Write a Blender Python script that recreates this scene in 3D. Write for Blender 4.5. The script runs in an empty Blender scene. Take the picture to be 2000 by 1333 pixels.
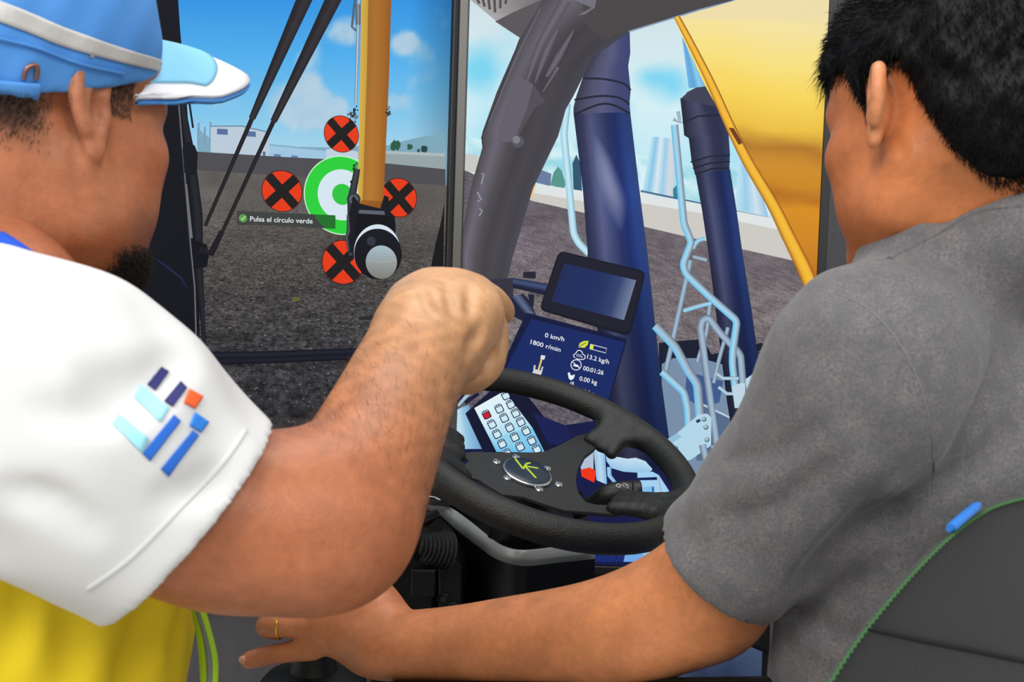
import bpy, bmesh, math, random
import numpy as np
from mathutils import Vector, Matrix
from mathutils.bvhtree import BVHTree

# ------------------------------------------------------------------ camera, world, lamps, exposure
SC = bpy.context.scene
COL = SC.collection
FPX, CX, CY = 1944.0, 1000.0, 666.5
PITCH, ROLL = math.radians(2.5), math.radians(1.85)
CAM = np.array([0.0, 0.0, 1.05])
FW = np.array([0, math.cos(PITCH), -math.sin(PITCH)])
R0 = np.array([1.0, 0, 0]); U0 = np.cross(R0, FW)
RT = R0 * math.cos(ROLL) + U0 * math.sin(ROLL)
UP = -R0 * math.sin(ROLL) + U0 * math.cos(ROLL)
cd = bpy.data.cameras.new('camera'); cam = bpy.data.objects.new('camera', cd); COL.objects.link(cam)
cd.sensor_width = 36.0; cd.lens = FPX * 36.0 / 2000.0
cd.clip_start = 0.02
cd.dof.use_dof = True; cd.dof.focus_distance = 1.55; cd.dof.aperture_fstop = 13.0
M = Matrix.Identity(4)
for i in range(3):
    M[i][0], M[i][1], M[i][2], M[i][3] = RT[i], UP[i], -FW[i], CAM[i]
cam.matrix_world = M
SC.camera = cam

world = bpy.data.worlds.new('hall_ambient'); SC.world = world
world.use_nodes = True
world.node_tree.nodes['Background'].inputs[0].default_value = (0.93, 0.97, 1.0, 1)
world.node_tree.nodes['Background'].inputs[1].default_value = 0.56

def area_lamp(name, loc, target, sx, sy, power, col=(1, 0.98, 0.95)):
    l = bpy.data.lights.new(name, 'AREA'); l.shape = 'RECTANGLE'; l.size = sx; l.size_y = sy
    l.energy = power; l.color = col
    o = bpy.data.objects.new(name, l); COL.objects.link(o); o.location = loc
    o.rotation_euler = (Vector(target) - Vector(loc)).to_track_quat('-Z', 'Y').to_euler()
area_lamp('ceiling_lamp', (-1.2, -1.1, 2.6), (-0.25, 0.8, 0.9), 1.4, 1.0, 50)
area_lamp('ceiling_lamp', (0.9, -1.3, 2.6), (0.3, 0.9, 0.9), 1.4, 1.0, 34)
area_lamp('ceiling_lamp', (0.1, 1.25, 2.9), (0.1, 1.2, 0.5), 1.4, 0.8, 20)

SC.view_settings.view_transform = 'Standard'
SC.view_settings.look = 'None'
SC.view_settings.exposure = 0.0
SC.view_settings.gamma = 1.0
SC.view_settings.use_curve_mapping = False

# ------------------------------------------------------------------ helpers
def at(x, y, d):
    return CAM + d * (FW + RT * (x - CX) / FPX - UP * (y - CY) / FPX)
def on_plane(x, y, p0, n):
    r = FW + RT * (x - CX) / FPX - UP * (y - CY) / FPX
    return CAM + r * (np.dot(np.asarray(p0) - CAM, n) / np.dot(r, n))
def nrm(v):
    v = np.asarray(v, float); return v / np.linalg.norm(v)
def lin(c):
    c = np.asarray(c, float) / 255.0
    return np.where(c <= 0.04045, c / 12.92, ((c + 0.055) / 1.055) ** 2.4)

def tag(o, label=None, cat=None, group=None, kind=None):
    if label: o['label'] = label
    if cat: o['category'] = cat
    if group: o['group'] = group
    if kind: o['kind'] = kind
    return o
def empty(name, loc, label, cat, group=None):
    o = bpy.data.objects.new(name, None); COL.objects.link(o); o.location = Vector(loc)
    o.empty_display_size = 0.05
    return tag(o, label, cat, group)
def obj(name, verts, faces, mat, parent=None, smooth=False, cols=None, uv=None):
    me = bpy.data.meshes.new(name)
    verts = np.asarray(verts, float)
    if parent is not None:
        q = parent; off = np.zeros(3)
        while q is not None:
            off += np.array(q.location); q = q.parent
        verts = verts - off
    me.from_pydata(verts.tolist(), [], [list(map(int, f)) for f in faces])
    if cols is not None:
        a = me.color_attributes.new('Col', 'FLOAT_COLOR', 'POINT')
        c = np.ones((len(verts), 4), np.float32); c[:, :3] = np.asarray(cols)
        a.data.foreach_set('color', c.ravel())
    if uv is not None:
        l = me.uv_layers.new(name='UVMap')
        idx = np.zeros(len(me.loops), np.int32); me.loops.foreach_get('vertex_index', idx)
        l.data.foreach_set('uv', np.asarray(uv, np.float32)[idx].ravel())
    if smooth:
        me.polygons.foreach_set('use_smooth', [True] * len(me.polygons))
    me.update()
    me.materials.append(mat)
    o = bpy.data.objects.new(name, me); COL.objects.link(o)
    if parent is not None: o.parent = parent
    return o

class MB:
    """collects shapes, in world coordinates, into one mesh"""
    def __init__(s): s.v = []; s.f = []
    def add(s, v, f):
        b = len(s.v); s.v += [tuple(map(float, p)) for p in v]; s.f += [tuple(b + i for i in q) for q in f]; return s
    def box(s, c, ax, ay, az, hx, hy, hz):
        c = np.asarray(c, float); v = []
        for i in (-1, 1):
            for j in (-1, 1):
                for k in (-1, 1): v.append(c + ax * hx * i + ay * hy * j + az * hz * k)
        return s.add(v, [(0, 1, 3, 2), (4, 6, 7, 5), (0, 4, 5, 1), (2, 3, 7, 6), (0, 2, 6, 4), (1, 5, 7, 3)])
    def tube(s, pts, rad, seg=14, caps=True, closed=False, flat=None):
        pts = np.asarray(pts, float); n = len(pts)
        rad = np.full(n, rad) if np.isscalar(rad) else np.asarray(rad, float)
        if closed: t = np.roll(pts, -1, 0) - np.roll(pts, 1, 0)
        else: t = np.gradient(pts, axis=0)
        t /= np.linalg.norm(t, axis=1)[:, None] + 1e-12
        ref = np.array([0, 0, 1.0]) if abs(t[0][2]) < 0.9 else np.array([1.0, 0, 0])
        a = nrm(np.cross(t[0], ref)); v = []
        th = np.linspace(0, 2 * math.pi, seg, endpoint=False)
        for i in range(n):
            a = nrm(a - t[i] * np.dot(a, t[i])); b = np.cross(t[i], a)
            for x in th: v.append(pts[i] + rad[i] * (math.cos(x) * a + math.sin(x) * b * (flat or 1)))
        f = []
        for i in range(n if closed else n - 1):
            for j in range(seg):
                i2 = (i + 1) % n
                f.append((i * seg + j, i * seg + (j + 1) % seg, i2 * seg + (j + 1) % seg, i2 * seg + j))
        if caps and not closed:
            f.append(tuple(range(seg - 1, -1, -1))); f.append(tuple((n - 1) * seg + j for j in range(seg)))
        return s.add(v, f)
    def lathe(s, c, axis, prof, seg=32, capA=True, capB=True):
        axis = nrm(axis); ref = np.array([0, 0, 1.0]) if abs(axis[2]) < 0.9 else np.array([1.0, 0, 0])
        a = nrm(np.cross(axis, ref)); b = np.cross(axis, a); c = np.asarray(c, float); v = []; n = len(prof)
        for (r, h) in prof:
            for j in range(seg):
                x = 2 * math.pi * j / seg; v.append(c + axis * h + r * (math.cos(x) * a + math.sin(x) * b))
        f = [(i * seg + j, i * seg + (j + 1) % seg, (i + 1) * seg + (j + 1) % seg, (i + 1) * seg + j) for i in range(n - 1) for j in range(seg)]
        if capA: f.append(tuple(range(seg - 1, -1, -1)))
        if capB: f.append(tuple((n - 1) * seg + j for j in range(seg)))
        return s.add(v, f)
    def prism(s, poly, d):
        """closed outline (3-D points) extruded by the vector d"""
        poly = [np.asarray(p, float) for p in poly]; n = len(poly); d = np.asarray(d, float)
        return s.add(poly + [p + d for p in poly], [tuple(range(n - 1, -1, -1)), tuple(range(n, 2 * n))] + [(i, (i + 1) % n, n + (i + 1) % n, n + i) for i in range(n)])
    def build(s, name, mat, parent=None, smooth=False, bevel=0, seg=2, auto=None):
        o = obj(name, s.v, s.f, mat, parent, smooth)
        bm = bmesh.new(); bm.from_mesh(o.data); bmesh.ops.recalc_face_normals(bm, faces=bm.faces); bm.to_mesh(o.data); bm.free()
        if bevel:
            m = o.modifiers.new('bevel', 'BEVEL'); m.width = bevel; m.segments = seg; m.limit_method = 'ANGLE'; m.angle_limit = math.radians(35)
            if auto is None: auto = 40
        if auto:
            o.data.polygons.foreach_set('use_smooth', [True] * len(o.data.polygons))
            o.data.set_sharp_from_angle(angle=math.radians(auto))
            if bevel:
                w = o.modifiers.new('wn', 'WEIGHTED_NORMAL'); w.keep_sharp = True
        return o

def spline(pts, n=8, closed=False):
    """Catmull-Rom through rows of any width"""
    P = np.asarray(pts, float); out = []
    m = len(P)
    rng = range(m) if closed else range(m - 1)
    for i in rng:
        if closed: p0, p1, p2, p3 = P[(i - 1) % m], P[i], P[(i + 1) % m], P[(i + 2) % m]
        else: p0, p1, p2, p3 = P[max(i - 1, 0)], P[i], P[i + 1], P[min(i + 2, m - 1)]
        for k in range(n):
            t = k / n
            out.append(0.5 * ((2 * p1) + (-p0 + p2) * t + (2 * p0 - 5 * p1 + 4 * p2 - p3) * t * t + (-p0 + 3 * p1 - 3 * p2 + p3) * t ** 3))
    if not closed: out.append(P[-1])
    return np.array(out)

# ------------------------------------------------------------------ materials
def mat(name, col, rough=0.5, metal=0.0, spec=0.5, noise=None, bump=None, sss=0, emit=None, coat=0, sheen=0):
    """col in 0-255 sRGB; noise=(scale, other colour, contrast); bump=(scale, strength)"""
    m = bpy.data.materials.new(name); m.use_nodes = True
    nt = m.node_tree; b = nt.nodes['Principled BSDF']
    c = tuple(lin(col)) + (1,)
    b.inputs['Base Color'].default_value = c
    b.inputs['Roughness'].default_value = rough; b.inputs['Metallic'].default_value = metal
    b.inputs['Specular IOR Level'].default_value = spec
    if coat: b.inputs['Coat Weight'].default_value = coat
    if sheen: b.inputs['Sheen Weight'].default_value = sheen
    tc = nt.nodes.new('ShaderNodeTexCoord')
    if noise:
        specs = noise if isinstance(noise, list) else [noise]
        prev = None
        for sc_, c2, k in specs:
            n = nt.nodes.new('ShaderNodeTexNoise'); n.inputs['Scale'].default_value = sc_; n.inputs['Detail'].default_value = 5
            nt.links.new(tc.outputs['Object'], n.inputs['Vector'])
            r = nt.nodes.new('ShaderNodeMapRange'); r.inputs[1].default_value = 0.5 - k; r.inputs[2].default_value = 0.5 + k
            nt.links.new(n.outputs['Fac'], r.inputs[0])
            x = nt.nodes.new('ShaderNodeMix'); x.data_type = 'RGBA'
            nt.links.new(r.outputs[0], x.inputs[0])
            if prev is None: x.inputs[6].default_value = c
            else: nt.links.new(prev, x.inputs[6])
            x.inputs[7].default_value = tuple(lin(c2)) + (1,); prev = x.outputs[2]
        nt.links.new(prev, b.inputs['Base Color'])
    if bump:
        bs = bump if isinstance(bump, list) else [bump]; prev = None
        for sc_, st in bs:
            n = nt.nodes.new('ShaderNodeTexNoise'); n.inputs['Scale'].default_value = sc_; n.inputs['Detail'].default_value = 3
            nt.links.new(tc.outputs['Object'], n.inputs['Vector'])
            bp = nt.nodes.new('ShaderNodeBump'); bp.inputs['Strength'].default_value = st; bp.inputs['Distance'].default_value = 0.002
            nt.links.new(n.outputs['Fac'], bp.inputs['Height'])
            if prev: nt.links.new(prev, bp.inputs['Normal'])
            prev = bp.outputs[0]
        nt.links.new(prev, b.inputs['Normal'])
    if sss:
        b.inputs['Subsurface Weight'].default_value = sss
        b.inputs['Subsurface Radius'].default_value = (1.0, 0.35, 0.2); b.inputs['Subsurface Scale'].default_value = 0.004
    if emit:
        b.inputs['Emission Color'].default_value = tuple(lin(emit)) + (1,); b.inputs['Emission Strength'].default_value = 1
    return m

def screen_mat(name, gravel=None):
    """the lit picture of a display: colour attribute as light, glossy panel in front"""
    m = bpy.data.materials.new(name); m.use_nodes = True
    nt = m.node_tree; b = nt.nodes['Principled BSDF']
    b.inputs['Base Color'].default_value = (0.002, 0.002, 0.0025, 1); b.inputs['Roughness'].default_value = 0.45
    b.inputs['Specular IOR Level'].default_value = 0.05
    a = nt.nodes.new('ShaderNodeAttribute'); a.attribute_name = 'Col'
    out = a.outputs['Color']
    if gravel:
        uv = nt.nodes.new('ShaderNodeTexCoord')
        for scl, lo, hi, a0, a1, det in gravel:
            n = nt.nodes.new('ShaderNodeTexNoise'); n.inputs['Scale'].default_value = scl; n.inputs['Detail'].default_value = det
            n.inputs['Roughness'].default_value = 0.65
            nt.links.new(uv.outputs['UV'], n.inputs['Vector'])
            r = nt.nodes.new('ShaderNodeMapRange'); r.inputs[1].default_value = lo; r.inputs[2].default_value = hi
            r.inputs[3].default_value = a0; r.inputs[4].default_value = a1
            nt.links.new(n.outputs['Fac'], r.inputs[0])
            x = nt.nodes.new('ShaderNodeVectorMath'); x.operation = 'SCALE'
            nt.links.new(out, x.inputs[0]); nt.links.new(r.outputs[0], x.inputs['Scale']); out = x.outputs[0]
    nt.links.new(out, b.inputs['Emission Color']); b.inputs['Emission Strength'].default_value = 1.0
    return m
LIT = screen_mat('lit_picture')
LIT_GRAVEL = screen_mat('lit_gravel_picture', [(9, 0.3, 0.72, 0.5, 1.5, 4), (30, 0.36, 0.66, 0.32, 1.55, 6), (46, 0.62, 0.70, 1.0, 4.5, 2)])
LIT_GRAVEL2 = screen_mat('lit_soil_picture', [(7, 0.3, 0.7, 0.65, 1.35, 5), (45, 0.33, 0.68, 0.5, 1.6, 6), (90, 0.6, 0.72, 1.0, 1.9, 2)])
# ------------------------------------------------------------------ setting: floor, partition wall
M_floor = mat('pale_floor', (205, 200, 190), 0.6, noise=(3, (190, 186, 178), 0.3), bump=(40, 0.1))
M_part = mat('grey_partition', (92, 90, 94), 0.85, noise=(60, (86, 84, 88), 0.2), bump=(300, 0.15))
M_bezel = mat('black_bezel', (26, 26, 27), 0.45)
M_steel = mat('grey_frame_metal', (95, 93, 90), 0.45, 0.6)
M_black = mat('black_plastic', (11, 12, 13), 0.5, bump=(350, 0.08))
fl = obj('floor', [(-4, -2, 0), (4, -2, 0), (4, 5, 0), (-4, 5, 0)], [(0, 1, 2, 3)], M_floor); tag(fl, 'pale smooth floor of the hall', kind='structure')
wb = MB().box((0, 3.75, 1.5), np.array([1., 0, 0]), np.array([0, 1., 0]), np.array([0, 0, 1.]), 4, 0.04, 1.5).build('wall_back', M_part)
tag(wb, 'dark grey partition wall behind the displays', kind='structure')

# ------------------------------------------------------------------ displays
Z = np.array([0, 0, 1.0])
class Screen:
    def __init__(s, name, label, p0, psi, corners_px, zlo, zhi):
        """p0: point on the picture plane; psi: yaw of the plane's normal; corners_px: (left x, right x) of the lit area at reference row y"""
        s.n = np.array([math.sin(psi), -math.cos(psi), 0]); s.t = np.array([math.cos(psi), math.sin(psi), 0])
        s.p0 = np.asarray(p0, float); s.z0, s.z1 = zlo, zhi
        yref, xl, xr = corners_px
        s.u0 = float(np.dot(on_plane(xl, yref, s.p0, s.n) - s.p0, s.t)); s.u1 = float(np.dot(on_plane(xr, yref, s.p0, s.n) - s.p0, s.t))
        c = s.p0 + s.t * (s.u0 + s.u1) / 2; c[2] = zlo
        s.root = empty(name, c, label, 'display')
        s.layer = 0
    def w(s, u, z, dn=0.0):
        return s.p0 * np.array([1, 1, 0]) + s.t * u + Z * z + s.n * dn
    def un(s, x, y, dn=None):
        if dn is None: dn = s.layer * 1e-4
        return on_plane(x, y, s.p0 + s.n * dn, s.n)
    def clampv(s, V):
        """keep picture points inside the lit area"""
        V = np.asarray(V, float); u = (V - s.p0) @ s.t; uc = np.clip(u, s.u0, s.u1)
        V = V + (uc - u)[:, None] * s.t; V[:, 2] = np.clip(V[:, 2], s.z0, s.z1); return V
    def frame(s, bz, bh, mat_, depth=0.05):
        for (ua, ub, za, zb) in ((s.u0 - bz, s.u0, s.z0 - bh, s.z1 + bh), (s.u1, s.u1 + bz, s.z0 - bh, s.z1 + bh), (s.u0, s.u1, s.z0 - bh, s.z0), (s.u0, s.u1, s.z1, s.z1 + bh)):
            c = s.w((ua + ub) / 2, (za + zb) / 2, -depth / 2 + 0.012)
            MB().box(c, s.t, s.n, Z, (ub - ua) / 2, depth / 2, (zb - za) / 2).build('bezel', mat_, s.root, bevel=0.002)
        MB().box(s.w((s.u0 + s.u1) / 2, (s.z0 + s.z1) / 2, -0.045), s.t, s.n, Z, (s.u1 - s.u0) / 2 + bz, 0.04, (s.z1 - s.z0) / 2 + bh).build('back_housing', M_black, s.root)
    def grid(s, name, nu, nz, fcol, material=None, uvf=None, ulim=None, zlim=None, mask=None):
        """colour-per-vertex backdrop filling the lit area; fcol gets pixel coordinates"""
        us = np.linspace(*(ulim or (s.u0, s.u1)), nu); zs = np.linspace(*(zlim or (s.z0, s.z1)), nz)
        V = np.array([s.w(u, z, s.layer * 1e-4) for z in zs for u in us]); q = V - CAM; d = q @ FW
        X = CX + FPX * (q @ RT) / d; Y = CY - FPX * (q @ UP) / d
        F = [(j * nu + i, j * nu + i + 1, (j + 1) * nu + i + 1, (j + 1) * nu + i) for j in range(nz - 1) for i in range(nu - 1)]
        cols = lin(np.clip(fcol(X, Y), 0, 255)); uv = None if uvf is None else uvf(X, Y)
        o = obj(name, V, F, material or LIT, s.scr, cols=cols, uv=uv); s.layer += 1; return o
    def poly(s, name, pts, col, material=None, col2=None, axis=None):
        """flat shape; col2/axis: a linear gradient from col to col2 along axis ((x0,y0),(x1,y1))"""
        V = s.clampv([s.un(x, y) for x, y in pts]); n = len(V)
        if col2 is None: cols = np.tile(lin(col), (n, 1))
        else:
            a, b = np.asarray(axis[0], float), np.asarray(axis[1], float); t = np.clip(((np.asarray(pts, float) - a) @ (b - a)) / ((b - a) @ (b - a)), 0, 1)[:, None]
            cols = lin(np.asarray(col) * (1 - t) + np.asarray(col2) * t)
        o = obj(name, V, [tuple(range(n))], material or LIT, s.scr, cols=cols)
        s.layer += 1; return o
    def band(s, name, A, B, cols, n=24, rows=None):
        """surface between two edge curves A and B (same count), colours across from A to B; rows: optional list of brightness per point"""
        A = np.asarray(A, float); B = np.asarray(B, float); m = len(A); k = len(cols); V = []; C = []
        for i in range(m):
            for j in range(k):
                p = A[i] + (B[i] - A[i]) * j / (k - 1); V.append(s.un(*p))
                c = np.asarray(cols[j], float) * (1 if rows is None else rows[i]); C.append(lin(np.clip(c, 0, 255)))
        F = [(i * k + j, i * k + j + 1, (i + 1) * k + j + 1, (i + 1) * k + j) for i in range(m - 1) for j in range(k - 1)]
        o = obj(name, s.clampv(V), F, LIT, s.scr, cols=np.array(C)); s.layer += 1; return o
    def stroke(s, name, pts, w, cols, smooth=0):
        """tube-like line of width w (number or list) with colours across"""
        P = np.asarray(pts, float); W = np.full(len(P), float(w)) if np.isscalar(w) else np.asarray(w, float)
        if smooth:
            D = []
            for i in range(len(P)):
                if 0 < i < len(P) - 1:
                    a = P[i] + (P[i - 1] - P[i]) * min(0.45, smooth / np.linalg.norm(P[i - 1] - P[i])); b = P[i] + (P[i + 1] - P[i]) * min(0.45, smooth / np.linalg.norm(P[i + 1] - P[i]))
                    for t in np.linspace(0, 1, 5): D.append(np.append((1 - t) ** 2 * a + 2 * t * (1 - t) * P[i] + t * t * b, W[i]))
                else: D.append(np.append(P[i], W[i]))
            D = np.array(D); P, W = D[:, :2], D[:, 2]
        T = np.gradient(P, axis=0); T /= np.linalg.norm(T, axis=1)[:, None] + 1e-9; N = np.stack([T[:, 1], -T[:, 0]], 1)
        return s.band(name, P + N * W[:, None] / 2, P - N * W[:, None] / 2, cols)
    def disc(s, name, c, rv, col, dx=0, dz=0, col2=None, ring=None, half=None):
        """a true circle on the screen plane, rv = vertical radius in pixels"""
        p = s.un(c[0], c[1]); rr = rv * np.dot(p - CAM, FW) / FPX; N = 48
        th = np.linspace(0, 2 * math.pi, N, endpoint=False)
        pts = [p + rr * (math.cos(a) * s.t + math.sin(a) * Z) for a in th]
        if ring:
            pts2 = [p + rr * ring * (math.cos(a) * s.t + math.sin(a) * Z) for a in th]
            V = pts + pts2; F = [(i, (i + 1) % N, N + (i + 1) % N, N + i) for i in range(N)]; cols = np.tile(lin(col), (2 * N, 1))
        else:
            V = pts + [p]; F = [(i, (i + 1) % N, N) for i in range(N)]
            cols = np.tile(lin(col), (N + 1, 1))
            if col2 is not None:
                t = ((np.sin(th) + 1) / 2)[:, None]; cols[:N] = lin(np.asarray(col2) * (1 - t) + np.asarray(col) * t); cols[N] = lin((np.asarray(col) + np.asarray(col2)) / 2)
        o = obj(name, s.clampv(V), F, LIT, s.scr, cols=cols); s.layer += 1; return o
    def text(s, name, string, p0, p1, cap, col, bold=0.0):
        """p0-p1: baseline in pixels; cap: vector of the capital height in pixels"""
        cu = bpy.data.curves.new('t', 'FONT'); cu.body = string; cu.offset = bold; cu.resolution_u = 3
        o = bpy.data.objects.new('t', cu); COL.objects.link(o); dg = bpy.context.evaluated_depsgraph_get()
        me = bpy.data.meshes.new_from_object(o.evaluated_get(dg))
        v = np.array([q.co[:] for q in me.vertices]); f = [tuple(q.vertices) for q in me.polygons]
        bpy.data.objects.remove(o); bpy.data.curves.remove(cu); bpy.data.meshes.remove(me)
        x0, x1 = v[:, 0].min(), v[:, 0].max(); p0 = np.asarray(p0, float); p1 = np.asarray(p1, float); cap = np.asarray(cap, float)
        P = p0 + (p1 - p0) * ((v[:, :1] - x0) / (x1 - x0)) + cap * (v[:, 1:2] / 0.70)
        V = [s.un(*q) for q in P]
        o = obj(name, V, f, LIT, s.scr, cols=np.tile(lin(col), (len(V), 1))); s.layer += 1; return o

def fbm(X, Y, seed=0, octs=5, per=90.0):
    rng = np.random.default_rng(seed); out = np.zeros_like(X, float); amp = 1.0
    for o in range(octs):
        T = rng.random((64, 64)); x = (X / per) % 64; y = (Y / per) % 64
        i = np.floor(x).astype(int) % 64; j = np.floor(y).astype(int) % 64; fx = x - np.floor(x); fy = y - np.floor(y)
        fx = fx * fx * (3 - 2 * fx); fy = fy * fy * (3 - 2 * fy); i2 = (i + 1) % 64; j2 = (j + 1) % 64
        out += amp * ((T[i, j] * (1 - fx) + T[i2, j] * fx) * (1 - fy) + (T[i, j2] * (1 - fx) + T[i2, j2] * fx) * fy)
        amp *= 0.5; per /= 2
    return out / (2 - 0.5 ** (octs - 1))
def mixc(c, c2, t): return c * (1 - t[..., None]) + np.asarray(c2, float) * t[..., None]
def ramp(v, stops):
    xs = [q[0] for q in stops]; return np.stack([np.interp(v, xs, [q[1][k] for q in stops]) for k in range(3)], -1)
# readings taken from enlarged crops of the photograph
def zz(ox, oy, k): return lambda *p: [(ox + x / k, oy + y / k) for x, y in p]
Z2 = zz(180, 0, 2.666); Z3 = zz(440, 180, 3.173); Z4 = zz(180, 440, 2.632); Z5 = zz(880, 0, 2.666); Z6 = zz(880, 400, 2.666)
Z7 = zz(880, 480, 3.173); Z8 = zz(740, 720, 2.667); Z9 = zz(1050, 880, 5.127)

# ---- front display (excavator arm and the targets)
PSI_L = math.radians(29)
pL = at(869, 560, 1.93)
SL = Screen('simulator_display', 'large front display showing a yellow excavator arm and red crossed targets', pL, PSI_L, (560, 205, 866), 0.515, 1.80)
SL.scr = obj('picture', [SL.w(SL.u0, SL.z0, -0.001), SL.w(SL.u1, SL.z0, -0.001), SL.w(SL.u1, SL.z1, -0.001), SL.w(SL.u0, SL.z1, -0.001)], [(0, 1, 2, 3)], LIT, SL.root, cols=np.zeros((4, 3)) + 0.01)
SL.frame(0.012, 0.016, M_bezel)
def skyL(X, Y):
    c = ramp(Y, [(-300, (35, 120, 205)), (0, (52, 148, 226)), (120, (85, 176, 236)), (220, (128, 197, 236)), (300, (170, 212, 232))])
    n = fbm(X, Y, 3, 5, 70); n2 = fbm(X, Y, 8, 4, 28)
    def blob(cx, cy, rx, ry): return np.exp(-(((X - cx) / rx) ** 2 + ((Y - cy) / ry) ** 2))
    cl = blob(600, 170, 38, 95) + 0.9 * blob(650, 215, 75, 38) + blob(672, 62, 30, 34) + 1.05 * blob(795, 85, 34, 26) + 0.5 * blob(560, 200, 60, 40) + 0.55 * blob(800, 190, 60, 45) + 0.35 * blob(430, 190, 60, 25) + 0.5 * blob(850, 60, 30, 70)
    f = np.clip((cl * 1.15 + (n - 0.5) * 1.5 + (n2 - .5) * .5 - 0.42) * 2.0, 0, 1) * np.clip(cl * 2, 0, 1)
    sh = np.clip((n2 - 0.35) * 1.5, 0, 1)
    c = mixc(c, (176, 203, 222), f * 0.85); c = mixc(c, (208, 220, 228), f * sh * 0.5)
    dk = np.clip((X - 800) / 80, 0, 1) * 0.25
    return c * (1 - dk)[..., None]
SL.grid('pictured_sky', 150, 150, skyL, zlim=(1.05, SL.z1))
hl = [(385, 250), (400, 262), (425, 280), (480, 285), (640, 288), (720, 285), (760, 284), (790, 275), (830, 266), (868, 262), (868, 310), (385, 310)]
SL.poly('pictured_hill', hl, (126, 168, 186))
for x0, h in ((388, 240), (400, 248), (411, 238)):
    SL.poly('pictured_tower', [(x0 - 2, 285), (x0 - 2, h), (x0 + 2, h), (x0 + 2, 285)], (120, 160, 188))
SL.poly('pictured_warehouse', Z2((617, 657), (780, 655), (924, 690), (926, 815), (617, 800)), (186, 202, 216))
SL.poly('pictured_roof_edge', Z2((615, 655), (780, 653), (926, 688), (926, 694), (780, 660), (615, 661)), (110, 140, 165))
for q in (((650, 670), (706, 673), (706, 703), (650, 700)), ((800, 682), (852, 687), (852, 714), (800, 710)), ((888, 790), (903, 791), (903, 812), (888, 810))):
    SL.poly('pictured_window', Z2(*q), (88, 112, 158))
SL.poly('pictured_shed', Z2((922, 752), (1222, 783), (1222, 842), (922, 822)), (160, 197, 224))
SL.poly('pictured_roof_edge', Z2((922, 750), (1222, 780), (1222, 788), (922, 758)), (130, 172, 198))
for q in (((947, 802), (982, 805), (982, 819), (947, 816)), ((1037, 809), (1071, 812), (1071, 826), (1037, 823))):
    SL.poly('pictured_window', Z2(*q), (98, 128, 170))
SL.poly('pictured_shed', Z2((1218, 778), (1262, 772), (1385, 790), (1385, 850), (1218, 842)), (190, 208, 220))
SL.poly('pictured_wall', Z2((1520, 786), (1835, 800), (1835, 895), (1520, 885)), (150, 164, 168))
SL.poly('pictured_wall_coping', Z2((1520, 786), (1835, 800), (1835, 814), (1520, 800)), (176, 186, 188))
rng = random.Random(4)
for cx, cy, r in ((1583, 757, 30), (1565, 770, 16), (1655, 765, 17), (1728, 778, 22), (1700, 785, 10)):
    SL.poly('pictured_tree', Z2(*[(cx + r * math.cos(a) * rng.uniform(.65, 1.1), cy + r * math.sin(a) * rng.uniform(.65, 1.15)) for a in np.linspace(0, 6.28, 17)[:-1]]), (48, 92, 72) if r != 22 else (40, 66, 74))
SL.poly('pictured_asphalt', Z2((440, 780), (545, 790), (1000, 818), (1400, 838), (1840, 882), (1840, 1000), (440, 1000)), (78, 78, 83))
def gcolL(X, Y):
    n = fbm(X, Y * 2.2, 5, 4, 60)
    c = ramp(Y, [(330, (106, 102, 99)), (420, (96, 91, 88)), (560, (76, 73, 72)), (700, (60, 59, 62)), (900, (54, 54, 57)), (1300, (48, 48, 50))])
    return c * (0.82 + 0.36 * n)[..., None]
def guvL(X, Y):
    dy = np.maximum(Y - 318 - (X - 400) * 0.06, 8); return np.stack([(X - 620) / dy, 620 / dy], 1)
us = np.linspace(SL.u0, SL.u1, 120)
# the gravel starts along a slanted line in the picture
nz = 120; V = []
for j in range(nz):
    for u in us:
        p = SL.w(u, 1.0); q = p - CAM; x = CX + FPX * (q @ RT) / (q @ FW)
        ytop = np.interp(x, [380, 545, 868], [332, 343, 362]); zt = SL.un(x, ytop)[2]
        V.append(SL.w(u, SL.z0 + (zt - SL.z0) * (j / (nz - 1)), SL.layer * 1e-4))
V = np.array(V); q = V - CAM; d = q @ FW; X = CX + FPX * (q @ RT) / d; Y = CY - FPX * (q @ UP) / d
obj('pictured_gravel', V, [(j * 120 + i, j * 120 + i + 1, (j + 1) * 120 + i + 1, (j + 1) * 120 + i) for j in range(nz - 1) for i in range(119)], LIT_GRAVEL, SL.scr, cols=lin(gcolL(X, Y)), uv=guvL(X, Y)); SL.layer += 1
SL.poly('pictured_shadow', Z4((1370, 472), (1560, 462), (1560, 488), (1372, 488)), (40, 40, 44))
SL.poly('pictured_weed', Z4(*[(1048 + 24 * math.cos(a) * rng.uniform(.5, 1), 380 + 20 * math.sin(a) * rng.uniform(.5, 1)) for a in np.linspace(0, 6.28, 13)[:-1]]), (98, 98, 48))
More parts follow.
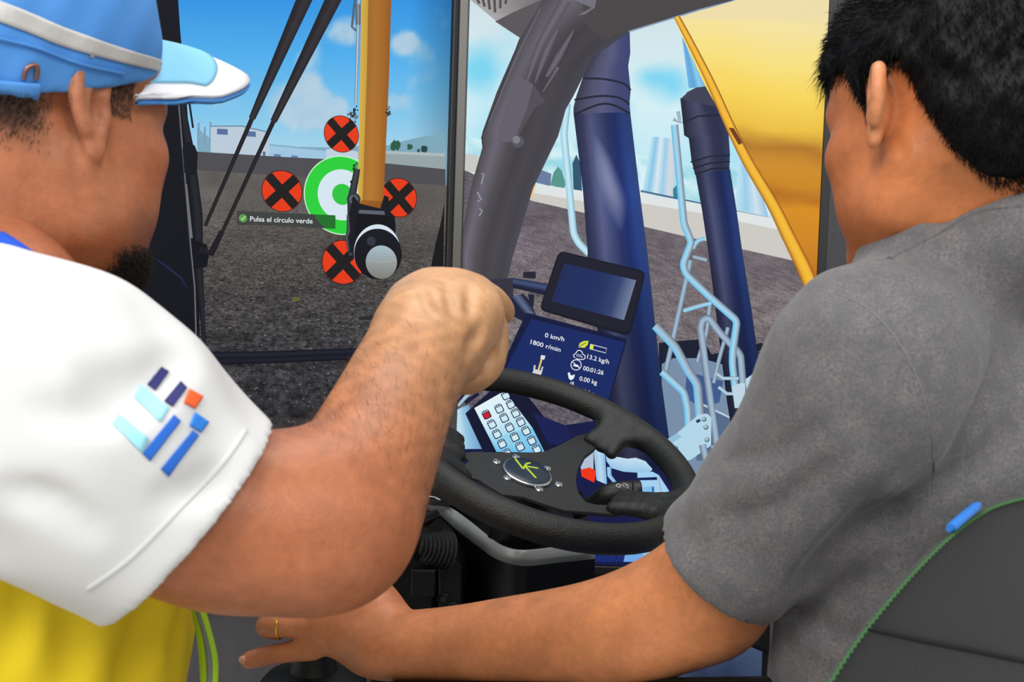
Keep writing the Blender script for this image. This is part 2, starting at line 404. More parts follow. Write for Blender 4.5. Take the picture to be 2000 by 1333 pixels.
# cab pillar and window frame
SL.poly('pictured_cab_pillar', [(310, -330), (326, -330), (352, 60), (364, 190), (372, 300), (384, 330), (388, 480), (392, 1260), (318, 1260), (276, 740), (262, 620), (246, 480), (250, 300), (300, 100)], (19, 20, 28))
SL.stroke('pictured_pillar_edge', [(347, 180), (357, 300), (372, 480), (380, 560), (384, 700)], 3, [(120, 122, 126), (70, 72, 78)])
SL.stroke('pictured_pillar_trim', [(352, 182), (372, 300), (386, 420), (388, 520), (400, 680)], [10, 17, 20, 17, 6], [(24, 25, 32), (38, 39, 47), (20, 21, 27)])
SL.stroke('pictured_pillar_trim', [(366, 175), (377, 250)], 4, [(28, 30, 40), (28, 30, 40)])
SL.poly('pictured_hinge', Z2((470, 770), (500, 735), (535, 760), (550, 800), (545, 900), (520, 915), (480, 900)), (22, 24, 31))
SL.poly('pictured_hinge', Z4((515, 70), (560, 90), (590, 100), (600, 160), (590, 215), (520, 225)), (18, 19, 27))
SL.stroke('pictured_pillar_mark', Z4((330, 175), (400, 225), (455, 270), (490, 325)), [3, 5, 4, 2], [(28, 34, 66), (34, 40, 74)])
SL.poly('pictured_light_gap', Z2((483, 960), (494, 958), (524, 1240), (512, 1242)), (112, 112, 112))
for (a, b, w) in ((Z2((1388, -800), (832, 618)), Z2((832, 618), (588, 1178)), 0), (Z2((1553, -800), (944, 633)), Z2((944, 633), (676, 1212)), 1)):
    SL.stroke('pictured_wiper_arm', a, [50, 13], [(30, 28, 32), (52, 50, 54), (34, 32, 36)])
    SL.stroke('pictured_wiper_arm', b, [9, 7], [(24, 23, 27), (40, 38, 42), (24, 23, 27)])
SL.stroke('pictured_wiper_arm', Z2((676, 1205), (620, 1320), (560, 1300)), [10, 14, 16], [(20, 20, 25), (30, 30, 36), (20, 20, 25)])
SL.band('pictured_crossbar', Z4((540, 652), (900, 648), (2000, 618)), Z4((540, 720), (900, 712), (2000, 672)), [(16, 18, 27), (34, 37, 52), (20, 22, 32), (30, 32, 45), (13, 14, 22)])
SL.poly('pictured_joint', Z4((535, 715), (620, 740), (640, 790), (655, 860), (560, 880), (535, 900)), (17, 18, 24))
SL.poly('pictured_frame_wedge', [(868, 395), (862, 430), (850, 480), (838, 540), (832, 760), (868, 760)], (24, 24, 27))
# the target and its markers
def cross_marker(c, r):
    SL.disc('pictured_marker_rim', c, r, (48, 22, 18))
    SL.disc('pictured_marker', c, r * 0.965, (228, 60, 26))
    p = SL.un(*c); R_ = r * np.dot(p - CAM, FW) / FPX
    for sgn in (1, -1):
        e = (SL.t * sgn + Z) / math.sqrt(2); g = (SL.t * -sgn + Z) / math.sqrt(2); q = SL.un(*c)
        L_, W_ = R_ * 0.965, R_ * 0.225
        k = math.sqrt(L_ ** 2 - W_ ** 2)
        V = [q + e * k + g * W_, q + e * L_, q + e * k - g * W_, q - e * k - g * W_, q - e * L_, q - e * k + g * W_]
        obj('pictured_cross_bar', V, [tuple(range(6))], LIT, SL.scr, cols=np.tile(lin((32, 30, 30)), (6, 1))); SL.layer += 1
cross_marker((667, 262), 35.8); cross_marker((551, 373.5), 40.5); cross_marker((779, 386.5), 38.3); cross_marker((670.5, 512.5), 43.5)
tc = (668.5, 382)
SL.disc('pictured_target_rim', tc, 77, (205, 240, 210)); SL.disc('pictured_target', tc, 75, (46, 208, 62))
SL.disc('pictured_target', (668.5, 381), 49.5, (214, 230, 240)); SL.disc('pictured_target', (668.5, 380), 20.5, (50, 196, 66))
# notice strip
SL.poly('pictured_notice', Z3((74, 736), (683, 764), (683, 848), (71, 820)), (64, 66, 66))
SL.poly('pictured_notice', Z3((548, 758), (683, 764), (683, 848), (620, 845), (588, 815)), (36, 112, 46))
SL.disc('pictured_tick_badge', Z3((110, 782))[0], 8.0, (88, 158, 70))
SL.stroke('pictured_tick', Z3((98, 783), (107, 793), (123, 770)), 1.8, [(215, 235, 205)] * 2)
SL.text('pictured_notice_text', 'Pulsa el c\u00edrculo verde', Z3((153, 800))[0], Z3((541, 815))[0], (0.3, -9.6), (226, 228, 228), 0.012)
# excavator arm
SL.stroke('pictured_hose', Z2((1372, -30), (1352, 140), (1375, 160)), 4, [(40, 42, 48), (110, 116, 124), (44, 46, 52)])
SL.stroke('pictured_hydraulic_line', Z2((1412, -800), (1372, 545)), [8, 5], [(92, 118, 140), (196, 212, 222), (84, 110, 134)])
SL.stroke('pictured_hydraulic_line', Z2((1385, 20), (1385, 130)), 9, [(60, 62, 66), (150, 154, 160), (50, 52, 56)])
SL.band('pictured_arm_side', Z2((1412, -800), (1394, 500), (1384, 1000), (1395, 1060)), Z2((1455, -800), (1428, 500), (1408, 1045), (1400, 1066)), [(214, 176, 74), (198, 158, 62)])
SL.band('pictured_arm_face', Z2((1454, -800), (1430, 400), (1408, 1046)), Z2((1580, -800), (1546, 400), (1516, 1056)), [(160, 106, 46), (172, 114, 46), (166, 106, 40), (150, 92, 36)], rows=[0.95, 1.0, 1.06])
SL.band('pictured_arm_foot', Z2((1408, 1042), (1392, 1060), (1396, 1074)), Z2((1516, 1050), (1516, 1080), (1508, 1090)), [(158, 96, 34), (140, 82, 30)])
rr_ = random.Random(7)
for cx, cy, n_, s_ in ((1365, 590, 16, 34), (1540, 580, 7, 16), (1375, 880, 8, 18), (1355, 990, 10, 26)):
    for k in range(n_):
        x, y = cx + rr_.gauss(0, s_ * .35), cy + rr_.gauss(0, s_ * .9); a = rr_.uniform(4, 11)
        g = rr_.choice((24, 40, 70, 130))
        SL.poly('pictured_fitting', Z2(*[(x + a * math.cos(t) * rr_.uniform(.6, 1), y + a * math.sin(t) * rr_.uniform(.6, 1.3)) for t in np.linspace(0, 6.28, 8)[:-1]]), (g, g + 3, g + 8))
SL.stroke('pictured_link', Z2((1380, 880), (1350, 1040), (1345, 1333)), [12, 16, 10], [(26, 27, 32), (66, 70, 78), (30, 31, 36)])
SL.disc('pictured_pivot', Z2((1362, 1040))[0], 14, (52, 56, 64)); SL.disc('pictured_pivot', Z2((1362, 1040))[0], 9, (96, 102, 112)); SL.disc('pictured_pivot', Z2((1362, 1040))[0], 5, (40, 42, 48))
SL.poly('pictured_bracket', Z3((795, 640), (830, 690), (960, 722), (985, 640), (1012, 650), (1020, 740), (1050, 770), (1058, 850), (1040, 960), (800, 1010), (762, 985), (765, 760)), (26, 27, 33))
SL.poly('pictured_bracket_gap', Z3((830, 730), (985, 738), (990, 762), (825, 752)), (92, 98, 110))
SL.poly('pictured_bracket', Z3((815, 752), (1005, 768), (1045, 790), (1048, 900), (800, 900)), (19, 20, 25))
SL.stroke('pictured_edge', Z3((760, 760), (765, 860), (752, 900), (765, 985)), [5, 8, 6, 4], [(30, 32, 38), (88, 94, 104), (30, 32, 38)])
def ell(name, c, rx, ry, rot, col, col2=None):
    th = np.linspace(0, 2 * math.pi, 41)[:-1]; a = math.radians(rot)
    P = [(c[0] + rx * math.cos(t) * math.cos(a) - ry * math.sin(t) * math.sin(a), c[1] + rx * math.cos(t) * math.sin(a) + ry * math.sin(t) * math.cos(a)) for t in th]
    if col2 is None: return SL.poly(name, Z3(*P), col)
    h = [q for q in P]
    A = Z3(*[h[i] for i in range(30, 10, -1)]) ; B = Z3(*[h[i] for i in list(range(30, 40)) + list(range(0, 10))])
    return SL.band(name, [A[k] for k in range(len(A))], [B[k] for k in range(len(B))], [col, col], rows=None)
ell('pictured_ball_rim', (940, 988), 143, 168, 6, (214, 226, 238))
SL.disc('pictured_ball', Z3((948, 1005))[0], 49.5, (26, 27, 35), col2=(20, 20, 24))
SL.disc('pictured_ball', Z3((905, 925))[0], 9, (52, 55, 64))
SL.disc('pictured_ball_face', Z3((968, 1055))[0], 32.5, (168, 190, 202), col2=(128, 126, 118))
SL.stroke('pictured_ball_shine', Z3((885, 1050), (968, 1062), (1055, 1050)), 7, [(160, 172, 176), (152, 148, 138)])
# ---- side display (right of the cab)
PSI_R = math.radians(0.5)
pR = at(1200, 700, 1.95)
SR = Screen('simulator_display', 'large side display showing handrails, dark hydraulic cylinders and cab monitors', pR, PSI_R, (560, 901, 1592), 0.528, 1.79)
SR.scr = obj('picture', [SR.w(SR.u0, SR.z0, -0.001), SR.w(SR.u1, SR.z0, -0.001), SR.w(SR.u1, SR.z1, -0.001), SR.w(SR.u0, SR.z1, -0.001)], [(0, 1, 2, 3)], LIT, SR.root, cols=np.zeros((4, 3)) + 0.01)
SR.frame(0.017, 0.016, M_bezel)
MB().box(SR.w(SR.u0 - 0.0095, (SR.z0 + SR.z1) / 2, 0.006), SR.t, SR.n, Z, 0.009, 0.016, (SR.z1 - SR.z0) / 2 + 0.018).build('metal_edge', M_steel, SR.root, bevel=0.002)
def skyR(X, Y):
    n = fbm(X, Y, 13, 5, 120)
    c = ramp(Y, [(-300, (190, 215, 225)), (0, (206, 224, 230)), (200, (214, 238, 244)), (330, (190, 232, 244)), (420, (170, 220, 238))])
    def blob(cx, cy, rx, ry): return np.exp(-(((X - cx) / rx) ** 2 + ((Y - cy) / ry) ** 2))
    f = np.clip(blob(935, 140, 40, 45) + blob(1310, 160, 45, 40) + 0.7 * blob(1270, 150, 30, 20) + 0.3 * blob(1330, 250, 40, 60) + (n - 0.5) * 1.6 - 0.1, 0, 1) * 0.85
    return mixc(c, (110, 208, 240), f)
SR.grid('pictured_sky', 90, 110, skyR, zlim=(1.0, SR.z1))
def hillR(X, Y):
    n = fbm(X, Y * 1.6, 21, 5, 30); return mixc(np.zeros(X.shape + (3,)) + np.array((150, 214, 228.)), (214, 240, 244), np.clip((n - .35) * 3, 0, 1))
vh = [(905, 265), (960, 280), (1060, 285), (1100, 275), (1180, 290), (1240, 300), (1300, 318), (1420, 322), (1500, 345), (1600, 370)]
nn = 60; xs = np.linspace(905, 1592, nn); V = []; Cc = []
for j in range(14):
    for x in xs:
        y = np.interp(x, [p[0] for p in vh], [p[1] for p in vh]) + j * 12; V.append(SR.un(x, y)); Cc.append(hillR(np.array([x]), np.array([y]))[0])
obj('pictured_hill', SR.clampv(V), [(j * nn + i, j * nn + i + 1, (j + 1) * nn + i + 1, (j + 1) * nn + i) for j in range(13) for i in range(nn - 1)], LIT, SR.scr, cols=lin(np.array(Cc))); SR.layer += 1
SR.band('pictured_silo', Z5((1048, 712), (1000, 990)), Z5((1172, 722), (1165, 1030)), [(190, 226, 240), (134, 196, 230), (216, 232, 238), (150, 204, 232), (210, 216, 222), (196, 210, 222)])
SR.band('pictured_silo', Z5((1500, 830), (1482, 1090)), Z5((1580, 860), (1655, 1130)), [(190, 226, 240), (150, 204, 232), (206, 226, 236), (140, 190, 226)])
SR.poly('pictured_tree', Z5((520, 965), (535, 900), (560, 868), (580, 890), (600, 960), (590, 985)), (86, 150, 140))
SR.poly('pictured_tree', Z5((640, 990), (635, 850), (655, 805), (675, 850), (685, 1000)), (48, 86, 110))
SR.poly('pictured_tree', Z5((1160, 1030), (1158, 985), (1180, 960), (1205, 990), (1200, 1035)), (52, 130, 150))
SR.poly('pictured_house', Z5((440, 950), (470, 885), (525, 905), (520, 970)), (104, 124, 160))
SR.stroke('pictured_wall_rail', Z5((990, 995), (1260, 1052), (1660, 1138)), 4, [(60, 90, 130), (90, 130, 165)])
SR.poly('pictured_wall', Z5((60, 800), (140, 812), (300, 850), (430, 955), (690, 995), (1000, 1005), (1300, 1062), (1700, 1142), (1900, 1240), (1900, 1420), (1740, 1380), (1000, 1190), (300, 1040), (60, 900)), (222, 228, 228))
SR.poly('pictured_wall', Z5((400, 1000), (700, 1050), (1000, 1060), (1300, 1110), (1720, 1200), (1900, 1250), (1900, 1420), (1740, 1380), (1240, 1240), (1000, 1190), (410, 1048)), (204, 202, 194))
SR.poly('pictured_wall_corner', Z5((430, 958), (445, 960), (428, 1030), (412, 1028)), (235, 200, 140))
SR.poly('pictured_wall', Z5((60, 800), (150, 812), (150, 900), (60, 895)), (200, 200, 196))
def gcolR(X, Y):
    n = fbm(X, Y * 2.0, 15, 4, 50); n2 = fbm(X * 0.6, Y * 3, 33, 4, 14)
    c = ramp(Y, [(330, (96, 90, 98)), (480, (106, 98, 104)), (620, (116, 108, 110)), (760, (96, 90, 98)), (1200, (68, 66, 78))])
    return c * (0.75 + 0.3 * n + 0.2 * n2)[..., None]
nz = 100; nu = 110; us = np.linspace(SR.u0, SR.u1, nu); V = []
for j in range(nz):
    for u in us:
        p = SR.w(u, 1.0); q = p - CAM; x = CX + FPX * (q @ RT) / (q @ FW)
        ytop = np.interp(x, [890, 905, 1030, 1255, 1350, 1600], [330, 335, 392, 444, 466, 522]); zt = SR.un(x, ytop)[2]
        V.append(SR.w(u, SR.z0 + (zt - SR.z0) * (j / (nz - 1)), SR.layer * 1e-4))
V = np.array(V); q = V - CAM; d = q @ FW; X = CX + FPX * (q @ RT) / d; Y = CY - FPX * (q @ UP) / d
dy = np.maximum(Y - 240 - (X - 905) * 0.24, 15)
obj('pictured_soil', V, [(j * nu + i, j * nu + i + 1, (j + 1) * nu + i + 1, (j + 1) * nu + i) for j in range(nz - 1) for i in range(nu - 1)], LIT_GRAVEL2, SR.scr, cols=lin(gcolR(X, Y)), uv=np.stack([(X - 1000) / dy, 700 / dy], 1)); SR.layer += 1
# dark machine parts low in the picture
SR.poly('pictured_machine_deck', Z6((1085, 720), (1310, 700), (1360, 780), (1620, 720), (1700, 760), (1900, 900), (1900, 2000), (1080, 2000)), (26, 30, 48))
SR.poly('pictured_machine_deck', Z6((1100, 830), (1160, 800), (1300, 800), (1480, 850), (1640, 820), (1700, 2000), (1090, 2000)), (120, 142, 168))
SR.poly('pictured_machine_deck', Z6((1230, 870), (1420, 920), (1400, 1030), (1300, 1060), (1220, 1000)), (64, 90, 140))
SR.poly('pictured_machine_deck', Z6((1290, 1030), (1500, 1120), (1480, 1333), (1280, 1333)), (86, 106, 138))
SR.poly('pictured_deck_seam', Z6((1310, 1035), (1500, 1125), (1498, 1135), (1308, 1045)), (190, 206, 220))
SR.poly('pictured_machine_floor', [(880, 860), (1180, 820), (1300, 860), (1330, 930), (1330, 1130), (880, 1130)], (24, 28, 70))
# cab roof and its slots
SR.band('pictured_roof_panel', Z5((-100, -800), (105, 0), (240, 112), (362, 198)), Z5((700, -800), (520, 0), (470, 60), (400, 198)), [(170, 168, 168), (140, 136, 136), (104, 100, 102)])
SR.poly('pictured_roof_panel', Z5((232, 112), (330, 62), (470, 0), (520, 0), (400, 210), (362, 198)), (88, 84, 88))
for k in range(6):
    SR.stroke('pictured_slot', Z5((128 + 33 * k, -30), (150 + 30 * k - k * 3, 20 + 15 * min(k, 3) - (k > 3) * (k - 3) * 22)), 5, [(60, 58, 60), (96, 94, 96)])
# hydraulic cylinders
SR.stroke('pictured_rail', Z5((607, 540), (590, 700), (620, 1000), (640, 1215), (665, 1265), (720, 1320)), 14, [(120, 170, 196), (170, 212, 230), (206, 232, 240), (180, 220, 236), (140, 196, 222)], smooth=9)
def cyl(name, A, B, cols, rows=None): SR.band(name, Z5(*A), Z5(*B), cols, rows=rows)
navy = [(34, 38, 64), (50, 54, 88), (78, 84, 122), (60, 68, 108), (36, 46, 92), (24, 40, 96), (34, 58, 120), (40, 60, 110)]
cyl('pictured_cylinder', ((640, 590), (690, 1000), (715, 1333), (735, 1500), (790, 1900), (850, 2450)), ((935, 580), (985, 1000), (1027, 1333), (1055, 1600), (1100, 2000), (1160, 2450)), navy, [0.95, 1.15, 1.05, 0.9, .75, .6])
gA = spline(Z5((742, 700), (738, 820), (760, 960), (810, 1100), (870, 1210)), 6); gB = spline(Z5((760, 700), (830, 800), (880, 920), (925, 1060), (900, 1215)), 6)
gw = np.sin(np.linspace(0, math.pi, len(gA))); gv = []; gc = []
base_g = np.array((72, 78, 117.)); hot = np.array((124, 131, 166.))
for i in range(len(gA)):
    for j in range(9):
        p = gA[i] + (gB[i] - gA[i]) * j / 8; gv.append(SR.un(*p)); t = gw[i] * math.sin(math.pi * j / 8) ** 1.3
        u = (p[0] * 2.666 - 880 * 2.666 - np.interp(p[1] * 2.666, [590, 1000, 1333], [640, 690, 715])) / 300.0
        bc_ = np.array([np.interp(u, np.linspace(0, 1, 8), [q[c] for q in navy]) for c in range(3)]) * np.interp(p[1] * 2.666, [590, 1000, 1333], [0.95, 1.15, 1.05])
        gc.append(bc_ * (1 - t) + hot * t)
obj('pictured_cylinder_glint', np.array(gv), [(i * 9 + j, i * 9 + j + 1, (i + 1) * 9 + j + 1, (i + 1) * 9 + j) for i in range(len(gA) - 1) for j in range(8)], LIT, SR.scr, cols=lin(np.array(gc))); SR.layer += 1
cyl('pictured_cylinder_head', ((760, 130), (745, 290), (690, 400), (655, 500), (640, 560), (640, 592)), ((932, 130), (936, 275), (925, 345), (938, 470), (932, 540), (936, 585)), [(52, 52, 72), (78, 78, 106), (84, 88, 124), (64, 70, 112), (54, 66, 114)])
for A in (((690, 408), (800, 412), (900, 435), (938, 470)), ((645, 520), (780, 500), (880, 510), (932, 545)), ((642, 598), (770, 545), (850, 548), (934, 592))):
    SR.stroke('pictured_ring_line', spline(Z5(*A), 6), 4, [(36, 38, 56), (28, 30, 46)])
head2 = [(30, 33, 50), (52, 56, 82), (70, 74, 102), (44, 48, 76), (38, 44, 74), (50, 58, 92)]
cyl('pictured_cylinder', ((1275, 905), (1310, 1100), (1345, 1333), (1390, 1700), (1440, 2100), (1470, 2280)), ((1455, 880), (1490, 1100), (1522, 1333), (1565, 1600), (1620, 1990), (1640, 2100)), navy, [.85, .95, .95, .8, .65, .6])
cyl('pictured_cylinder_head', ((1196, 512), (1213, 670), (1216, 705), (1240, 720), (1255, 840), (1272, 905)), ((1380, 500), (1430, 600), (1452, 690), (1448, 700), (1455, 800), (1452, 885)), head2)
SR.poly('pictured_cylinder_head', Z5((1196, 515), (1225, 490), (1232, 480), (1285, 452), (1345, 448), (1400, 560)), (62, 64, 84))
for A in (((1208, 640), (1290, 605), (1430, 600)), ((1250, 845), (1350, 815), (1455, 810)), ((1262, 878), (1350, 850), (1455, 842)), ((1272, 908), (1360, 880), (1452, 875))):
    SR.stroke('pictured_ring_line', Z5(*A), 3, [(24, 26, 42), (34, 36, 54)])
SR.stroke('pictured_fitting', Z5((1160, 620), (1195, 640), (1185, 580)), 7, [(120, 140, 160), (180, 200, 214), (120, 140, 160)])
SR.band('pictured_rod', Z5((1205, 190), (1240, 460)), Z5((1240, 260), (1330, 450)), [(110, 180, 226), (90, 160, 216), (140, 205, 236), (100, 170, 222)])
# cab pillar, seen close; glare on the screen is mixed into its greys
SR.band('pictured_cab_pillar', Z5((700, -800), (480, 0), (362, 200), (240, 480), (165, 690), (165, 770), (110, 960), (55, 1190), (30, 1333), (30, 1800)), Z5((1700, -800), (1300, 40), (925, 168), (740, 300), (640, 500), (600, 570), (560, 710), (430, 980), (325, 1333), (290, 1480)),
        [(72, 70, 74), (104, 100, 112), (78, 75, 80), (64, 61, 68), (70, 67, 73), (64, 62, 68), (70, 68, 78)], rows=[1, 1, .95, .95, 1, 1, 1, 1.02, 1.05, 1.0])
SR.poly('pictured_cab_pillar', Z5((640, -800), (2200, -800), (2200, -230), (1465, 8), (1300, 52), (1100, 115), (930, 166), (860, 182), (800, 215), (700, 120)), (72, 68, 70))
SR.stroke('pictured_pillar_lip', Z5((2100, -200), (1470, 6), (1300, 50), (1100, 112), (930, 164)), 3, [(150, 150, 160), (120, 160, 200)])
SR.poly('pictured_pillar_step', Z5((345, 390), (430, 440), (495, 530), (440, 560), (330, 740), (240, 740), (300, 560)), (98, 94, 106))
SR.poly('pictured_pillar_step', Z5((430, 440), (495, 530), (440, 560), (360, 700), (330, 740), (400, 560)), (80, 77, 84))
for A, w in ((((600, 0), (470, 230), (400, 420)), [22, 16, 4]), (((560, 150), (500, 270), (440, 430)), [4, 14, 3]), (((640, 160), (560, 300), (500, 400)), [3, 14, 6]), (((560, 350), (480, 480)), [8, 2]), (((470, 40), (330, 330), (200, 640)), [3, 5, 3])):
    SR.stroke('pictured_pillar_glint', spline(Z5(*A), 5), np.interp(np.linspace(0, 1, 5 * (len(A) - 1) + 1), np.linspace(0, 1, len(A)), w), [(80, 77, 84), (108, 104, 116), (80, 77, 84)])
SR.stroke('pictured_grab_wire', spline(Z5((362, 200), (290, 390), (175, 680), (165, 730), (172, 775)), 6), 2.6, [(40, 38, 42), (70, 68, 72)])
SR.disc('pictured_knob', Z5((350, 738))[0], 12, (86, 84, 92)); SR.disc('pictured_knob', Z5((342, 728))[0], 7.5, (128, 124, 136))
SR.poly('pictured_roof_detail', Z5((640, 0), (760, -10), (752, 40), (700, 75), (660, 80), (735, 40)), (112, 110, 122))
for A in (((140, 1000), (160, 1040), (140, 1050)), ((150, 1085), (165, 1100), (150, 1125)), ((160, 905), (175, 905), (160, 960))):
    SR.stroke('pictured_catch', Z5(*A), 3, [(128, 130, 140), (160, 162, 170)])
# yellow boom panel
yA = spline(Z5((1168, 96), (1225, 215), (1330, 420), (1440, 590), (1560, 770), (1650, 930), (1730, 1090), (1790, 1220), (1840, 1330), (1880, 1440)), 4)
rows_y = yA[:, 1]
k = 9; V = []; C_ = []
for i in range(len(yA)):
    for j in range(k):
        o_ = np.interp(i, [0, 6, 14, len(yA)], [1, 4, 15, 16]); x = yA[i, 0] - o_ + (1640 + o_ - yA[i, 0]) * j / (k - 1); y = yA[i, 1] + (0 if True else 0); V.append((x, y))
YV = []; YC = []
for (x, y) in V:
    YV.append(SR.un(x, y))
    sm = fbm(np.array([x]), np.array([y]), 41, 4, 60)[0] - 0.5
    c = ramp(np.array([y + sm * 36 + (1600 - x) * 0.10]), [(0, (238, 222, 172)), (60, (244, 226, 158)), (130, (247, 224, 128)), (200, (247, 212, 90)), (262, (234, 190, 66)), (296, (176, 118, 42)), (330, (206, 142, 44)), (370, (204, 136, 36)), (392, (178, 108, 32)), (420, (216, 144, 34)), (480, (206, 132, 34)), (540, (188, 112, 34))])[0]; YC.append(c)
FF = [(i * k + j, i * k + j + 1, (i + 1) * k + j + 1, (i + 1) * k + j) for i in range(len(yA) - 1) for j in range(k - 1)]
SR.poly('pictured_boom', Z5((1165, 96), (1470, 6), (2100, -200), (2100, 130)), (238, 221, 170))
obj('pictured_boom', SR.clampv(YV), FF, LIT, SR.scr, cols=lin(np.array(YC))); SR.layer += 1
edge = spline(Z5((1162, 90), (1225, 215), (1330, 430), (1420, 640), (1520, 850), (1640, 1060), (1720, 1230), (1800, 1400), (1850, 1530)), 4)
wdt = np.linspace(9, 26, len(edge))
SR.stroke('pictured_boom_edge', edge + np.stack([wdt * .5, -wdt * .1], 1), wdt, [(150, 88, 24), (236, 176, 52), (244, 190, 60), (238, 176, 48)][::-1])
SR.stroke('pictured_boom_weld', edge + np.stack([wdt * 1.15, -wdt * .2], 1), 3, [(128, 76, 22), (196, 132, 50)])
SR.poly('pictured_boom_scuff', Z5((1448, 665), (1475, 668), (1520, 745), (1500, 755)), (110, 62, 26))
# hand rails
RC = [(96, 116, 140), (150, 176, 196), (176, 212, 230), (128, 206, 238), (108, 178, 222)]
RG = [(88, 104, 126), (140, 158, 178), (166, 186, 202), (150, 178, 200), (96, 118, 146)]
def rail(pts, w, cols=RC, zf=Z6): SR.stroke('pictured_rail', zf(*pts), w, cols, smooth=9)
rail(((1325, 178), (1285, 188), (1262, 230)), 9, RC); rail(((1262, 270), (1335, 288)), 8, RG)
rail(((1250, 290), (1190, 560), (1120, 870)), 10, RG)
rail(((1350, 520), (1335, 660), (1285, 820)), 8, RG); rail(((1212, 552), (1300, 525), (1358, 512)), 9, RC)
rail(((1445, 640), (1400, 800), (1370, 930)), 8, RG)
rail(((1395, 1320), (1350, 1000), (1300, 640), (1310, 600), (1345, 588), (1400, 665), (1510, 780), (1522, 930)), 14, RG)
rail(((1166, -416), (1215, 100), (1255, 195), (1210, 310), (1225, 360), (1350, 480), (1492, 605), (1470, 760), (1468, 830), (1485, 980)), 14.5, RC)
rail(((1065, 630), (1170, 740), (1240, 870), (1285, 935), (1300, 1110)), 17, [(90, 106, 128), (150, 162, 180), (172, 194, 210), (130, 200, 234), (112, 182, 226)])
rail(((1100, 870), (1215, 975), (1235, 1060), (1240, 1180)), 15, RC)
for A in (((1385, 880), (1420, 905), (1500, 905)), ((1395, 950), (1440, 985), (1500, 985))): SR.stroke('pictured_clamp', Z6(*A), 7, [(110, 140, 170), (196, 222, 236), (130, 160, 186)])
SR.poly('pictured_bracket_plate', Z6((1110, 1250), (1290, 1095), (1335, 1088), (1358, 1110), (1356, 1255), (1250, 1330), (1200, 1335)), (178, 214, 232))
SR.poly('pictured_bracket_plate', Z6((1105, 1235), (1180, 1190), (1205, 1210), (1120, 1262)), (146, 190, 216))
SR.stroke('pictured_slot', Z6((1280, 1132), (1300, 1122)), 6, [(40, 60, 90), (40, 60, 90)])
SR.poly('pictured_bracket_plate', Z6((1465, 945), (1510, 930), (1535, 930), (1535, 1000), (1560, 1010), (1540, 1060), (1480, 1060)), (190, 214, 228))
SR.poly('pictured_bracket_plate', Z6((1535, 910), (1620, 850), (1640, 830), (1620, 960), (1545, 1020)), (186, 216, 230))
for q in ((1330, 1160), (1335, 1225), (1172, 1270), (1555, 965), (1320, 1118)):
    SR.disc('pictured_bolt', Z6(q)[0], 5, (96, 116, 130)); SR.disc('pictured_bolt', Z6((q[0] - 2, q[1] - 3))[0], 3.2, (170, 196, 206))
rail(((1330, 1333), (1312, 1250)), 14, RG); rail(((1375, 1333), (1366, 1255)), 10, RC)
SR.poly('pictured_hatch', Z6((1600, 720), (1665, 740), (1640, 800), (1605, 830)), (30, 32, 44))
for k_ in range(4): SR.stroke('pictured_tread', Z6((1600, 770 + k_ * 12), (1640, 748 + k_ * 12)), 2, [(110, 112, 124), (60, 62, 74)])
# things behind the wheel rim
SR.band('pictured_post', Z9((555, -60), (560, 0), (590, 300)), Z9((670, -60), (672, 0), (695, 345)), [(150, 190, 222), (186, 216, 236), (130, 184, 228)])
SR.band('pictured_strap', Z9((676, -10), (760, 60), (900, 85), (985, 75), (1080, 110), (1150, 190)), Z9((690, 110), (740, 180), (860, 215), (1000, 225), (1080, 222), (1130, 215)), [(196, 222, 238), (148, 196, 232)])
SR.poly('pictured_panel', Z9((430, 170), (470, 90), (560, 20), (560, 260), (440, 200)), (176, 192, 210))
SR.poly('pictured_red_lever', Z9((432, 195), (520, 172), (575, 200), (582, 250), (566, 325), (440, 262)), (238, 54, 24))
SR.band('pictured_hook', Z9((695, 170), (700, 260), (780, 350)), Z9((735, 165), (740, 250), (800, 330)), [(170, 210, 236), (120, 176, 226)])
SR.poly('pictured_latch_box', Z9((1000, 225), (1150, 215), (1215, 250), (1350, 460), (1210, 578), (1045, 555), (1000, 520)), (162, 208, 240))
SR.poly('pictured_latch_slot', Z9((1000, 276), (1205, 268), (1210, 298), (1000, 302)), (20, 28, 80))
SR.poly('pictured_latch_box', Z9((1015, 372), (1165, 360), (1190, 480), (1100, 505), (1020, 500)), (134, 190, 232))
SR.poly('pictured_latch_shadow', Z9((1100, 500), (1188, 486), (1185, 506)), (24, 40, 96)); SR.poly('pictured_latch_shadow', Z9((1140, 372), (1165, 362), (1170, 470), (1155, 476)), (60, 110, 170))
SR.stroke('pictured_latch_rail', Z9((1205, 270), (1245, 510)), 4.5, [(140, 170, 186), (196, 212, 220)])
SR.poly('pictured_floor_mat', Z9((560, 1000), (900, 960), (860, 1118), (560, 1118)), (26, 42, 110))
for k_ in range(3): SR.stroke('pictured_mat_groove', Z9((640 + 70 * k_, 1120), (700 + 75 * k_, 1000)), 4, [(18, 26, 74), (36, 56, 130)])
SR.poly('pictured_floor_mat', Z9((895, 960), (1400, 900), (1400, 1118), (860, 1118)), (112, 168, 230))
SR.poly('pictured_floor_mat', Z9((1020, 1010), (1200, 960), (1200, 1030), (1065, 1055)), (150, 200, 240))
